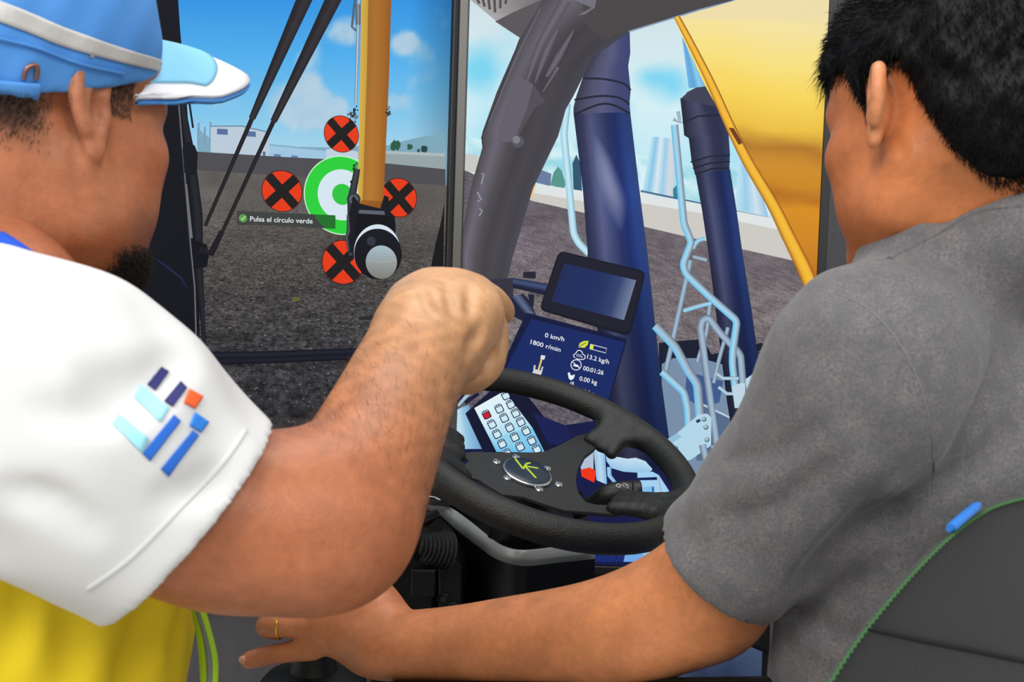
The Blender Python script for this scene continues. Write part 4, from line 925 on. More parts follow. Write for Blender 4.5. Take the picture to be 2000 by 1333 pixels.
outl2 = spline([(1780, 1380), (1800, 1270), (1850, 1130), (1910, 1020), (1950, 965), (2000, 932), (2060, 915), (2200, 920), (2330, 980), (2480, 1150), (2600, 1420), (2600, 1700), (1700, 1700)], 4, True)
cushion_solid(outl2, -0.055, -0.13, 0.97, 0.86, (2150, 1400)).build('bolster', M_seat, seat, auto=60)
def wavy(path, r, name, amp=0.0012, step=0.0045):
    P = np.array([sb_(x, y, 0.001) for x, y in spline(path, 12)]); L = np.concatenate([[0], np.cumsum(np.linalg.norm(np.diff(P, axis=0), axis=1))])
    s_ = np.arange(0, L[-1], step / 2); Q = np.stack([np.interp(s_, L, P[:, i]) for i in range(3)], 1)
    Q += SBN * (amp * np.where(np.arange(len(Q)) % 2 == 0, 1, -0.6))[:, None]
    MB().tube(Q, r, 6).build(name, M_stitch, seat)
wavy([(1600, 1372), (1622, 1333), (1668, 1262), (1722, 1192), (1786, 1118), (1855, 1050), (1910, 1008), (1955, 986), (2030, 970), (2130, 973), (2260, 1020)], 0.0011, 'stitching')
P2 = [sb_(x, y, -0.054) for x, y in spline([(1905, 985), (1950, 952), (2000, 930), (2060, 915)], 8)]
MB().tube(np.array(P2) + SBN * 0.0 + Z * 0.002, 0.0011, 6).build('stitching', M_stitch, seat)
MB().tube([sb_(x, y, 0.001) for x, y in spline([(1694, 1226), (1800, 1250), (1900, 1270), (2100, 1310), (2300, 1330)], 6)], 0.0016, 6).build('seam', mat('dark_seat_seam', (22, 22, 23), 0.9), seat)  # cross seam, nearly the same dark tone as the fabric
MB().tube([sb_(1852, 1036, 0.0), sb_(1858, 1031, 0.003), sb_(1905, 991, 0.003), sb_(1912, 986, 0.0)], [0.002, 0.0034, 0.0034, 0.002], 12).build('tag', M_tag, seat, auto=50)
sc_ = SB0 + DF * 0.33; sc_[2] = 0.44
MB().box(np.array([sc_[0] + 0.08, sc_[1] - 0.02, 0.385]), DL, DF, Z, 0.24, 0.27, 0.055).build('cushion', M_seat, seat, bevel=0.03, seg=4)
MB().lathe((sc_[0] + 0.08, sc_[1], 0.0), Z, [(0.22, 0), (0.22, 0.02), (0.1, 0.05), (0.09, 0.2), (0.16, 0.33)], 28).build('pedestal', M_black, seat, auto=40)
arm0 = at(1500, 1372, 0.86); arm1 = at(760, 1372, 1.06)
MB().tube(spline([arm0, (arm0 + arm1) / 2, arm1], 4), 0.026, 16, flat=0.8).build('armrest', M_black, seat, auto=60)
rb_ = at(1480, 1216, 1.05)
MB().box(rb_, DL, DF, Z, 0.022, 0.1, 0.022).build('armrest', M_black, seat, bevel=0.008, seg=3)
MB().box(rb_ + np.array([0.04, -0.06, -0.18]), DL, DF, Z, 0.02, 0.05, 0.17).build('armrest_post', M_black, seat, bevel=0.006)
# joystick pod under the driver's left hand
joy = empty('joystick', at(612, 1345, 1.19) * np.array([1, 1, 0]), 'black joystick pod under the ringed hand', 'joystick')
jc = at(612, 1345, 1.19)
MB().lathe(jc - Z * 0.12, Z, [(0.052, 0), (0.058, 0.06), (0.060, 0.112), (0.063, 0.116), (0.063, 0.128), (0.056, 0.136), (0.03, 0.142)], 32).build('pod', M_black, joy, auto=40)
MB().lathe(jc, Z, [(0.030, 0.015), (0.026, 0.03), (0.022, 0.05), (0.024, 0.075), (0.021, 0.088), (0.012, 0.094)], 24).build('grip', M_rubber, joy, auto=50)
MB().lathe(jc - Z * 0.12, -Z, [(0.03, 0), (0.03, jc[2] - 0.12 - 0.02), (0.12, jc[2] - 0.12 - 0.015), (0.12, jc[2] - 0.12)], 24).build('post', M_black, joy, auto=40)
# ------------------------------------------------------------------ people: shared builders
def skin_mat(name, rough=0.45, bump=0.12):
    m = bpy.data.materials.new(name); m.use_nodes = True; nt = m.node_tree; b = nt.nodes['Principled BSDF']
    a = nt.nodes.new('ShaderNodeAttribute'); a.attribute_name = 'Col'; tc = nt.nodes.new('ShaderNodeTexCoord'); out = a.outputs['Color']
    for sc_, lo_, hi_ in ((28, 0.86, 1.12), (140, 0.92, 1.07), (600, 0.95, 1.05)):
        n = nt.nodes.new('ShaderNodeTexNoise'); n.inputs['Scale'].default_value = sc_; n.inputs['Detail'].default_value = 3; nt.links.new(tc.outputs['Object'], n.inputs['Vector'])
        r = nt.nodes.new('ShaderNodeMapRange'); r.inputs[1].default_value = 0.3; r.inputs[2].default_value = 0.7; r.inputs[3].default_value = lo_; r.inputs[4].default_value = hi_; nt.links.new(n.outputs['Fac'], r.inputs[0])
        x = nt.nodes.new('ShaderNodeVectorMath'); x.operation = 'SCALE'; nt.links.new(out, x.inputs[0]); nt.links.new(r.outputs[0], x.inputs['Scale']); out = x.outputs[0]
    nt.links.new(out, b.inputs['Base Color']); b.inputs['Roughness'].default_value = rough; b.inputs['Specular IOR Level'].default_value = 0.35
    b.inputs['Subsurface Weight'].default_value = 0.25; b.inputs['Subsurface Radius'].default_value = (1, 0.35, 0.2); b.inputs['Subsurface Scale'].default_value = 0.005
    prev = None
    for sc_, st in ((420, bump), (90, bump * 0.8)):
        n = nt.nodes.new('ShaderNodeTexNoise'); n.inputs['Scale'].default_value = sc_; nt.links.new(tc.outputs['Object'], n.inputs['Vector'])
        bp = nt.nodes.new('ShaderNodeBump'); bp.inputs['Strength'].default_value = st; bp.inputs['Distance'].default_value = 0.002; nt.links.new(n.outputs['Fac'], bp.inputs['Height'])
        if prev: nt.links.new(prev, bp.inputs['Normal'])
        prev = bp.outputs[0]
    nt.links.new(prev, b.inputs['Normal'])
    return m
def sm01(x, a, b):
    t = np.clip((x - a) / (b - a), 0, 1); return t * t * (3 - 2 * t)
class Frame:
    def __init__(s, fwd, up, o):
        s.f = nrm(fwd); s.u = nrm(np.asarray(up) - s.f * np.dot(up, s.f)); s.r = np.cross(s.f, s.u); s.o = np.asarray(o, float); s.A = np.stack([s.r, s.f, s.u])
    def w(s, q): return np.asarray(q) @ s.A + s.o
    def l(s, p): return (np.asarray(p) - s.o) @ s.A.T
def head_sdf(neck, full=1.0, h=0.0022, flare=0.45, jaw=1.0, es=0.78, ev0=-0.003):
    """head in its own frame (x right, y forward, z up, origin between the ear canals); neck: list of (x,y,z,r)"""
    S = SDF((-0.115, -0.14, min(-0.14, min(q[2] for q in neck) - 0.02)), (0.115, 0.15, 0.155), h)
    S.ell((0, -0.012, 0.048), (0.076, 0.100, 0.086))
    S.ell((0, 0.040, 0.046), (0.062, 0.052, 0.056), 0.03)
    S.ell((0, 0.045, -0.018), (0.063 * full, 0.048, 0.058), 0.03)
    S.ell((0, 0.050, -0.064), (0.046 * full, 0.042, 0.050), 0.03)
    for s in (-1, 1):
        S.cone((s * 0.056 * jaw, -0.004, -0.040), (s * 0.050 * jaw, 0.014, -0.072), 0.020, 0.020, 0.03)
        S.cone((s * 0.050 * jaw, 0.014, -0.072), (s * 0.020, 0.074, -0.102), 0.020, 0.018, 0.025)
        S.ell((s * 0.044, 0.058, -0.018), (0.026, 0.025, 0.022), 0.02)
        S.ell((s * 0.040, 0.045, -0.060), (0.026 * full, 0.032, 0.030), 0.025)
    S.ell((0, 0.082, -0.104), (0.022, 0.017, 0.017), 0.02)
    S.ell((0, 0.03, -0.098), (0.036 * full, 0.045, 0.02), 0.03)
    for s in (-1, 1): S.cone((s * 0.010, 0.091, 0.024), (s * 0.046, 0.072, 0.024), 0.011, 0.010, 0.015)
    for s in (-1, 1): S.ell((s * 0.032, 0.100, 0.004), (0.017, 0.016, 0.012), 0.012, mode='s'); S.ell((s * 0.032, 0.080, 0.004), (0.0125, 0.0125, 0.0115), 0.003)
    S.cone((0, 0.092, 0.012), (0, 0.114, -0.024), 0.0085, 0.0105, 0.012)
    for s in (-1, 1): S.ell((s * 0.011, 0.104, -0.030), (0.009, 0.010, 0.008), 0.008)
    S.ell((0, 0.094, -0.056), (0.022, 0.011, 0.007), 0.008); S.ell((0, 0.092, -0.070), (0.019, 0.011, 0.008), 0.006)
    S.chain(neck, 0.035, 4)
    for s in (-1, 1):
        def ep(u, v, w=0.0):
            u, v, w = u * es, v * es + ev0, w * es
            return np.array([s * (0.0715 + 0.004 + (0.012 - u) * flare + w), u * 0.93 - 0.20 * v - 0.004, v * 0.98 + 0.10 * u])
        eu = nrm(ep(1, 0) - ep(0, 0)); ev = nrm(ep(0, 1) - ep(0, 0)); ew = nrm(np.cross(eu, ev)); Ae = np.stack([eu, np.cross(ew, eu), ew])
        S.ell(ep(-0.005, 0.004, -0.003), (0.018 * es, 0.030 * es, 0.0042), 0.008, Ae)
        S.ell(ep(0.006, 0.0, -0.006), (0.012 * es, 0.024 * es, 0.010), 0.010, Ae)
        hx = [(0.002, 0.004), (0.010, 0.014), (0.011, 0.025), (0.003, 0.034), (-0.010, 0.034), (-0.020, 0.025), (-0.024, 0.010), (-0.022, -0.006), (-0.016, -0.018)]
        S.chain([np.append(ep(u, v, 0.003), 0.0042 - 0.0005 * (i > 6)) for i, (u, v) in enumerate(hx)], 0.003, 4)
        S.ell(ep(-0.006, -0.027, 0.001), (0.0095 * es, 0.0125 * es, 0.0055), 0.007, Ae)
        S.chain([np.append(ep(u, v, 0.0015), 0.0034) for u, v in ((-0.002, 0.024), (-0.011, 0.014), (-0.014, 0.0), (-0.009, -0.012), (0.0, -0.017))], 0.004, 4)
        S.ell(ep(-0.001, -0.001, 0.006), (0.0085 * es, 0.0125 * es, 0.0085), 0.004, Ae, mode='s')
        S.ell(ep(0.010, -0.004, 0.002), (0.0045 * es, 0.007 * es, 0.0045), 0.004, Ae)
    return S
def strands(name, P, D, L, r0, material, parent, bend=None, seed=0, kind='stuff'):
    """thin tapered hairs, one mesh: roots P, directions D, lengths L"""
    n = len(P); rng = np.random.default_rng(seed); D = D / np.linalg.norm(D, axis=1)[:, None]
    ref = rng.normal(size=(n, 3)); A = np.cross(D, ref); A /= np.linalg.norm(A, axis=1)[:, None]; B = np.cross(D, A)
    bend = np.zeros((n, 3)) if bend is None else bend
    V = np.zeros((n, 7, 3)); L = L[:, None]
    for k, (t, r) in enumerate(((0, 1.0), (0.55, 0.8))):
        c = P + D * L * t + bend * L * t * t
        for j in range(3):
            a = 2.0944 * j; V[:, k * 3 + j] = c + (A * math.cos(a) + B * math.sin(a)) * r0 * r
    V[:, 6] = P + D * L + bend * L
    base = (np.arange(n) * 7)[:, None, None]
    tri = np.array([(0, 1, 4), (0, 4, 3), (1, 2, 5), (1, 5, 4), (2, 0, 3), (2, 3, 5), (3, 4, 6), (4, 5, 6), (5, 3, 6)])[None]
    o = fast_obj(name, V.reshape(-1, 3), (base + tri).reshape(-1, 3), material, parent); o['kind'] = kind; return o
def surf_samples(V, F, n, mask, seed=0):
    """random points with normals on quads; mask(P) gives acceptance probability"""
    rng = np.random.default_rng(seed); a, b, c, d = (V[F[:, i]] for i in range(4)); N = np.cross(c - a, d - b); ar = np.linalg.norm(N, axis=1) + 1e-12; N = N / ar[:, None]
    C_ = (a + b + c + d) / 4; p = ar * mask(C_, N); p /= p.sum(); i = rng.choice(len(F), n, p=p); u = rng.random((n, 1)); v = rng.random((n, 1))
    return a[i] * (1 - u) * (1 - v) + b[i] * u * (1 - v) + c[i] * u * v + d[i] * (1 - u) * v, N[i]
def bvh(V, F): return BVHTree.FromPolygons([tuple(p) for p in V.tolist()], [tuple(f) for f in F.tolist()])
def cast_px(T, x, y, lift=0.0012):
    """nearest point of a surface along the line of sight through a read-off point, lifted off the cloth"""
    r = nrm(FW + RT * (x - CX) / FPX - UP * (y - CY) / FPX); h = T.ray_cast(Vector(CAM), Vector(r))
    if h[0] is None:
        q = CAM + r * 0.72; h = T.find_nearest(Vector(q))
    n = np.array(h[1]); n = n if n @ r < 0 else -n
    return np.array(h[0]) + n * lift
def patch(name, T, quad, material, parent, nu=8, nv=8, lift=0.0012, thick=0.0006):
    """cloth patch following a surface; quad: four read-off corners"""
    q = [np.asarray(p, float) for p in quad]; V = []; ok = True
    for j in range(nv + 1):
        for i in range(nu + 1):
            u, v = i / nu, j / nv; p = q[0] * (1 - u) * (1 - v) + q[1] * u * (1 - v) + q[2] * u * v + q[3] * (1 - u) * v
            h = cast_px(T, *p, lift); V.append(h if h is not None else V[-1])
    F = [(j * (nu + 1) + i, j * (nu + 1) + i + 1, (j + 1) * (nu + 1) + i + 1, (j + 1) * (nu + 1) + i) for j in range(nv) for i in range(nu)]
    o = obj(name, V, F, material, parent, smooth=True); m = o.modifiers.new('solid', 'SOLIDIFY'); m.thickness = thick; m.offset = 0; return o
def strip(name, T, A, B, material, parent, n=10, lift=0.0012, thick=0.0006, across=5):
    A = spline(A, n); B = spline(B, n); V = []
    for a, b in zip(A, B):
        for j in range(across + 1):
            p = a + (b - a) * j / across; h = cast_px(T, *p, lift); V.append(h if h is not None else V[-1])
    k = across + 1; F = [(i * k + j, i * k + j + 1, (i + 1) * k + j + 1, (i + 1) * k + j) for i in range(len(A) - 1) for j in range(across)]
    o = obj(name, V, F, material, parent, smooth=True); m = o.modifiers.new('solid', 'SOLIDIFY'); m.thickness = thick; m.offset = 0; return o
def pxchain(rows): return [np.append(at(x, y, d), r) for x, y, d, r in rows]
def simple_hand(S, wrist, dirv, side, k=0.012):
    """relaxed hand: palm and five fingers, slightly curled; dirv points to the fingers, side to the thumb"""
    f = nrm(dirv); s = nrm(np.asarray(side) - f * np.dot(side, f)); n = np.cross(f, s)
    S.rbox(wrist + f * 0.052, (0.045, 0.040, 0.014), 0.013, 0.02, np.stack([f, s, n]))
    for i, (o_, l) in enumerate(((0.030, 0.072), (0.010, 0.080), (-0.010, 0.074), (-0.029, 0.058))):
        b = wrist + f * 0.092 + s * o_; S.chain([np.append(b, 0.0098), np.append(b + f * l * 0.5 - n * 0.006, 0.0090), np.append(b + f * l * 0.85 - n * 0.022, 0.0082), np.append(b + f * l * 0.95 - n * 0.032, 0.0074)], 0.006, 3)
    S.chain([np.append(wrist + f * 0.02 + s * 0.028, 0.015), np.append(wrist + f * 0.055 + s * 0.056 - n * 0.008, 0.0115), np.append(wrist + f * 0.088 + s * 0.066 - n * 0.016, 0.0095)], 0.012, 3)
def folds(seed, amp, wl_=0.06, aniso=(1, 1, 1)):
    rng = np.random.default_rng(seed); W = rng.normal(size=(7, 3)); W /= np.linalg.norm(W, axis=1)[:, None]; W = W * np.asarray(aniso) * (2 * math.pi / (wl_ * rng.uniform(0.6, 1.7, 7)))[:, None]; ph = rng.uniform(0, 6.28, 7)
    def f(x, y, z):
        wx = 0.012 * np.sin(x * 31 + z * 17); o_ = 0
        for w, p in zip(W, ph): o_ = o_ + np.sin((x + wx) * w[0] + y * w[1] + (z + wx) * w[2] + p)
        return amp * o_ / 2.6
    return f
def crease(S, lines, lift=0.5):
    V, F = S.mesh(1); T = bvh(V, F)
    for pts, r in lines:
        Q = spline(pts, 5); m = len(Q); W = np.sin(np.linspace(0.25, math.pi - 0.25, m))
        S.chain([np.append(cast_px(T, x, y, r * (1.15 - w)), r * (0.4 + 0.6 * w)) for (x, y), w in zip(Q, W)], r * 2.2, 1, mode='s')
M_jeans = mat('blue_denim', (64, 84, 124), 0.85, noise=(500, (84, 106, 148), 0.25), bump=(700, 0.3))
M_shoe = mat('dark_shoe', (30, 30, 32), 0.6)

# ------------------------------------------------------------------ person pointing, on the left
M_skinA = skin_mat('tanned_skin', 0.42, 0.16)
M_white_cloth = mat('white_sleeve_cloth', (214, 214, 213), 0.85, bump=[(900, 0.12), (25, 0.12)], sheen=0.1)
M_yellow = mat('yellow_shirt_cloth', (226, 196, 12), 0.8, bump=[(900, 0.12), (18, 0.15)])
M_blue_cloth = mat('blue_collar_cloth', (30, 86, 210), 0.85, bump=(900, 0.15))
M_cap = mat('blue_cap_cloth', (84, 152, 224), 0.85, noise=(14, (72, 140, 216), 0.3), bump=[(1100, 0.2), (45, 0.35)])
M_capl = mat('pale_blue_visor_cloth', (136, 204, 236), 0.8, bump=(1100, 0.15))
M_capw = mat('white_visor_cloth', (236, 236, 240), 0.8, bump=(1100, 0.12))
M_band = mat('beige_reflective_band', (196, 194, 190), 0.5, 0.15, bump=(120, 0.3))
def child_empty(name, loc, parent):
    o = bpy.data.objects.new(name, None); COL.objects.link(o); o.parent = parent; o.location = Vector(loc) - parent.location; o.empty_display_size = 0.05; return o
A_ = empty('person', (-0.42, 0.75, 0), 'person in a blue cap and white-sleeved yellow shirt, pointing with a fist', 'person')
fh = nrm([0.50, 0.866, 0]); pt = math.radians(3)
fwd = fh * math.cos(pt) - Z * math.sin(pt); ear = at(196, 224, 0.72)
rgt = np.cross(nrm(fwd), nrm(fh * math.sin(pt) + Z * math.cos(pt)))
HA = Frame(fwd, fh * math.sin(pt) + Z * math.cos(pt), ear - rgt * 0.080)
nb = np.array([-0.440, 0.715, 1.01]); nl = HA.l(nb)
SH = head_sdf([(0, -0.030, -0.02, 0.060), tuple((np.array([0, -0.034, -0.06]) * 0.5 + nl * 0.5)) + (0.068,), tuple(nl) + (0.076,)], full=1.08, jaw=1.07, flare=0.29, es=0.92, ev0=0.002)
Vh, Fh = SH.mesh(2); Wh = HA.w(Vh)
def skinA(Vl):
    x, y, z = Vl.T; c = np.tile(np.array((186, 118, 82.)), (len(Vl), 1))
    def mx(c2, t): return c * (1 - t[:, None]) + np.asarray(c2, float) * t[:, None]
    c = mx((178, 104, 70), sm01(y, 0.0, 0.06) * sm01(-z, -0.03, 0.02) * 0.6)
    c = mx((196, 132, 100), sm01(np.abs(x), 0.076, 0.084) * 0.5)
    hair = sm01(z, -0.030, -0.004) * sm01(-y, 0.028, 0.05); c = mx((92, 70, 60), hair * 0.75)
    c = mx((92, 74, 66), sm01(z, 0.006, 0.016) * sm01(y, 0.012, 0.022) * sm01(-y, -0.036, -0.026) * (np.abs(x) > 0.055) * (np.abs(x) < 0.08) * 0.55)
    c = mx((116, 84, 66), sm01(-z, 0.045, 0.075) * sm01(y, 0.02, 0.05) * 0.4)
    c = mx((40, 30, 26), (np.abs(z - 0.028) < 0.007) * (y > 0.066) * (np.abs(x) > 0.012) * (np.abs(x) < 0.05) * 0.8)
    return lin(c)
Ch = skinA(Vh)
# pointing arm
S = SDF(at(1040, 480, 0.93).clip(None, 9) * 0 + np.array([-0.40, 0.52, 0.82]), (0.03, 1.0, 1.14), 0.0026)
S.chain(pxchain([(20, 760, 0.62, 0.058), (250, 920, 0.63, 0.057), (430, 1010, 0.645, 0.0545), (560, 1025, 0.66, 0.0510), (640, 1010, 0.675, 0.0490), (698, 945, 0.70, 0.0450), (742, 850, 0.735, 0.0415), (780, 765, 0.77, 0.0385), (812, 700, 0.79, 0.0365), (838, 660, 0.81, 0.036)]), 0, 5, inner=0.012)
S.ell(at(655, 1062, 0.675), (0.038, 0.036, 0.032), 0.04)
S.ell(at(606, 955, 0.670), (0.030, 0.030, 0.034), 0.03)
hd = nrm(at(880, 600, 0.87) - at(812, 700, 0.79)); sd = nrm(at(1000, 640, 0.84) - at(800, 590, 0.84)); hn = nrm(np.cross(hd, sd)); sd = np.cross(hn, hd)
S.rbox(at(862, 632, 0.832), (0.040, 0.043, 0.030), 0.026, 0.03, np.stack([hd, sd, hn]))
S.ell(at(880, 612, 0.842), (0.043, 0.030, 0.030), 0.02)
for x, y, d, r in ((800, 592, 0.845, 0.0165), (846, 566, 0.853, 0.0165), (898, 566, 0.858, 0.0165), (936, 585, 0.862, 0.0150)): S.ell(at(x, y, d), (r, r, r), 0.016)
# curled fingers (side turned to the wheel) and the extended one
S.chain(pxchain([(938, 596, 0.862, 0.0145), (960, 650, 0.868, 0.0140), (952, 712, 0.858, 0.0130), (915, 730, 0.845, 0.0120)]), 0.008, 4)
S.chain(pxchain([(915, 590, 0.872, 0.0145), (948, 640, 0.892, 0.0140), (948, 705, 0.884, 0.0130), (905, 735, 0.868, 0.0120)]), 0.006, 4)
S.chain(pxchain([(880, 590, 0.88, 0.0145), (905, 640, 0.91, 0.0140), (915, 700, 0.905, 0.0125), (885, 725, 0.885, 0.0115)]), 0.006, 4)
S.chain(pxchain([(925, 572, 0.868, 0.0145), (958, 584, 0.89, 0.0118), (976, 600, 0.908, 0.0105), (984, 612, 0.918, 0.0095)]), 0.008, 4)
S.chain(pxchain([(800, 640, 0.825, 0.018), (792, 612, 0.85, 0.0165), (812, 600, 0.885, 0.0130), (840, 612, 0.905, 0.0115)]), 0.012, 4)
S.ell(at(905, 700, 0.838), (0.024, 0.024, 0.028), 0.02)
for pts, r in (([(892, 752, 0.812), (904, 700, 0.806), (908, 650, 0.806)], 0.0050), ([(928, 712, 0.822), (948, 700, 0.828)], 0.0075)):
    S.chain(pxchain([p + (r,) for p in pts]), 0.012, 3, mode='s')
T0 = SDF.__new__(SDF); T0.__dict__.update(S.__dict__); crease(T0, (([(822, 560), (834, 590), (846, 615)], 0.0026), ([(872, 550), (878, 585), (884, 612)], 0.0026), ([(918, 560), (918, 590), (916, 615)], 0.0026), ([(944, 640), (925, 668), (912, 690)], 0.0035)))
Va, Fa = S.mesh(2)
def arm_cols(V, base, tip, c0, c1, dark):
    t = ((V - base) @ (tip - base)) / ((tip - base) @ (tip - base)); n = np.sin(V[:, 0] * 210 + np.sin(V[:, 2] * 170) * 2) * np.sin(V[:, 2] * 190 + V[:, 1] * 120)
    c = np.asarray(c0, float) * (1 - sm01(t, 0.1, 0.9))[:, None] + np.asarray(c1, float) * sm01(t, 0.1, 0.9)[:, None]
    k = (0.5 + 0.5 * n) * sm01(t, 0.0, 0.25) * (1 - sm01(t, 0.75, 0.95)) * dark; return lin(c * (1 - k)[:, None])
Ca = arm_cols(Va, at(560, 1060, 0.66), at(900, 600, 0.85), (176, 108, 73), (198, 150, 108), 0.11)
# the rest of the body, under the clothes
tc_ = np.array([-0.44, 0.735, 0.0]); rr3 = np.array([0.825, -0.565, 0]); Abody = np.stack([rr3, fh, Z])
S = SDF((-0.85, 0.45, 0.0), (-0.12, 1.15, 1.14), 0.008)
S.ell((-0.435, 0.735, 0.98), (0.165, 0.10, 0.14), 0, Abody); S.ell((-0.43, 0.75, 0.80), (0.15, 0.115, 0.17), 0.05, Abody); S.cone((-0.44, 0.72, 1.05), nb + np.array([0, 0, 0.02]), 0.06, 0.06, 0.05)
lsA = np.array([-0.60, 0.86, 1.02]); S.chain([np.append(np.array([-0.45, 0.75, 1.02]), 0.07), np.append(lsA, 0.055), np.append(lsA + np.array([-0.03, 0.04, -0.15]), 0.05), np.append(lsA + np.array([-0.01, 0.10, -0.28]), 0.042), np.append(lsA + np.array([0.04, 0.20, -0.36]), 0.036), np.append(lsA + np.array([0.07, 0.27, -0.39]), 0.029)], 0.04, 4)
simple_hand(S, lsA + np.array([0.07, 0.27, -0.39]), (0.4, 0.8, -0.3), (0.8, -0.4, 0.2))
for dx in (-0.1, 0.1): S.chain([np.append(np.array([-0.44, 0.75, 0.70]) + rr3 * dx, 0.075), np.append(np.array([-0.42, 0.77, 0.40]) + rr3 * dx, 0.05), np.append(np.array([-0.43, 0.75, 0.06]) + rr3 * dx, 0.035)], 0.03, 4)
Vb, Fb = S.mesh(1); Cb = np.tile(lin((176, 108, 76)), (len(Vb), 1))
V, F_ = merge([(Wh, Fh), (Va, Fa), (Vb, Fb)]); fast_obj('body', V, F_, M_skinA, A_, cols=np.concatenate([Ch, Ca, Cb]))
e0, e1 = at(600, 1040, 0.66), at(840, 660, 0.81); ax_ = nrm(e1 - e0)
def armmask(P, N):
    t = ((P - e0) @ (e1 - e0)) / ((e1 - e0) @ (e1 - e0)); return sm01(t, 0.05, 0.3) * (1 - sm01(t, 0.6, 0.92)) + 1e-9
Pq, Nq = surf_samples(Va, Fa, 1700, armmask, 14); rq = np.random.default_rng(15)
strands('arm_hair', Pq, Nq * 0.35 + ax_ * 0.5 + np.cross(Nq, ax_) * 0.5 + rq.normal(size=Pq.shape) * 0.25, rq.uniform(0.005, 0.011, len(Pq)), 0.00008, mat('arm_hair', (84, 56, 42), 0.6), A_, seed=16)
# nail of the pointing finger
S = SDF(at(984, 608, 0.918) - 0.02, at(984, 608, 0.918) + 0.02, 0.0012); S.ell(at(990, 605, 0.9105), (0.0050, 0.0050, 0.0062)); V, F_ = S.mesh(1); fast_obj('fingernail', V, F_, mat('nail', (226, 184, 160), 0.3), A_)
# beard and short hair
def beardmask(P, N):
    q = HA.l(P); return sm01(-q[:, 2], 0.086, 0.10) * sm01(q[:, 1], 0.028, 0.05) * (q[:, 2] > -0.135)
M_hairA = mat('dark_short_hair', (34, 28, 26), 0.6); M_hairG = mat('greying_short_hair', (92, 74, 64), 0.6)
P, N = surf_samples(Wh, Fh, 9000, beardmask, 1); rng = np.random.default_rng(2)
strands('beard', P, N + 0.6 * (-HA.u) + rng.normal(size=P.shape) * 0.35, rng.uniform(0.003, 0.007, len(P)), 0.0003, M_hairA, A_, seed=3)
def hairmaskA(P, N):
    q = HA.l(P); x, y, z = q.T
    return sm01(z, -0.036, -0.004) * sm01(-y, 0.026, 0.05) * (z < 0.05) + 0.8 * (z > 0.006) * (z < 0.04) * (y > 0.014) * (y < 0.034) * (np.abs(x) > 0.055) * (np.abs(x) < 0.078)
P, N = surf_samples(Wh, Fh, 12000, hairmaskA, 4)
strands('hair', P, N * 0.5 - 0.9 * HA.u - 0.3 * HA.f + rng.normal(size=P.shape) * 0.3, rng.uniform(0.003, 0.006, len(P)), 0.00022, M_hairG, A_, seed=5)
# cap, worn a little tipped back
cp = math.radians(-20); cr = math.radians(13); cf = fh * math.cos(cp) - Z * math.sin(cp); cu_ = fh * math.sin(cp) + Z * math.cos(cp); crt = np.cross(cf, cu_)
HC = Frame(cf, cu_ * math.cos(cr) + crt * math.sin(cr), HA.o + np.array([0, 0, 0.008]) + crt * -0.004)
S = SDF((-0.11, -0.14, -0.03), (0.11, 0.13, 0.17), 0.0026)
S.ell((0, -0.010, 0.046), (0.0875, 0.112, 0.100)); S.ell((0, 0.03, 0.07), (0.074, 0.074, 0.077), 0.03)
S.displace(folds(5, 0.0012, 0.04)); S.ell((0, -0.010, 0.044), (0.0800, 0.1045, 0.0925), mode='s'); S.ell((0, 0.03, 0.067), (0.066, 0.066, 0.069), mode='s')
S.cut((0, 0.0, 0.030), (0, -0.07, -1))
S.rbox((0, -0.12, 0.006), (0.032, 0.05, 0.030), 0.025, mode='s')
Vc, Fc = S.mesh(1); capo = child_empty('cap', HA.w((0, 0, 0.03)), A_); capo['label'] = 'light blue cap with a white-edged visor and beige band'
fast_obj('crown', HC.w(Vc), Fc, M_cap, capo); Tcap = bvh(HC.w(Vc), Fc)
def visor(e0, e1, lift, name, material, nu=36, nt=14, ua=1.0, thick=0.0035):
    """curved visor sheet; e0..e1: share of the way from the crown to the edge"""
    V = []
    for j in range(nt + 1):
        for i in range(nu + 1):
            u = (-1 + 2 * i / nu) * ua; t = e0 + (e1 - e0) * j / nt; a = u * math.radians(72)
            bx_, by_ = 0.086 * math.sin(a), 0.002 + 0.102 * math.cos(a); ln = 0.112 * max(1 - (abs(u) / 1.0) ** 3.0, 0.0) ** 0.6
            x = bx_ * (1 - 0.03 * t); y = by_ + t * ln
            z = 0.040 - 7.2 * x * x * (0.45 + 0.55 * min(1, max(0, (y - 0.03) / 0.1))) - 0.9 * max(y - 0.10, 0) ** 2 * 2.2 - 0.10 * max(y - 0.1, 0) + lift
            V.append((x, y, z))
    F = [(j * (nu + 1) + i, j * (nu + 1) + i + 1, (j + 1) * (nu + 1) + i + 1, (j + 1) * (nu + 1) + i) for j in range(nt) for i in range(nu)]
    o = obj(name, HC.w(np.array(V)), F, material, capo, smooth=True); m = o.modifiers.new('solid', 'SOLIDIFY'); m.thickness = thick; m.offset = 0
visor(-0.12, 1.0, 0.0, 'visor', M_capw); visor(-0.10, 0.64, 0.0030, 'visor_panel', M_capl, ua=0.72, thick=0.0016); visor(-0.12, 1.0, -0.0045, 'visor_lining', M_cap)
strip('reflective_band', Tcap, [(-40, -12), (40, 18), (120, 52), (220, 88), (300, 112), (330, 122)], [(-40, 30), (40, 58), (120, 90), (220, 118), (300, 136), (326, 140)], M_band, capo)
strip('seam_tape', Tcap, [(-30, 66), (60, 88), (150, 120), (240, 140)], [(-30, 71), (60, 93), (150, 125), (240, 145)], M_cap, capo, lift=0.002, thick=0.002)
stA = spline([(-60, 150), (0, 156), (40, 159), (70, 161)], 6)
strip('strap', Tcap, [(-60, 148), (0, 156), (40, 159), (72, 161)], [(-60, 182), (0, 192), (40, 196), (72, 196)], M_cap, capo, lift=0.004, thick=0.002)
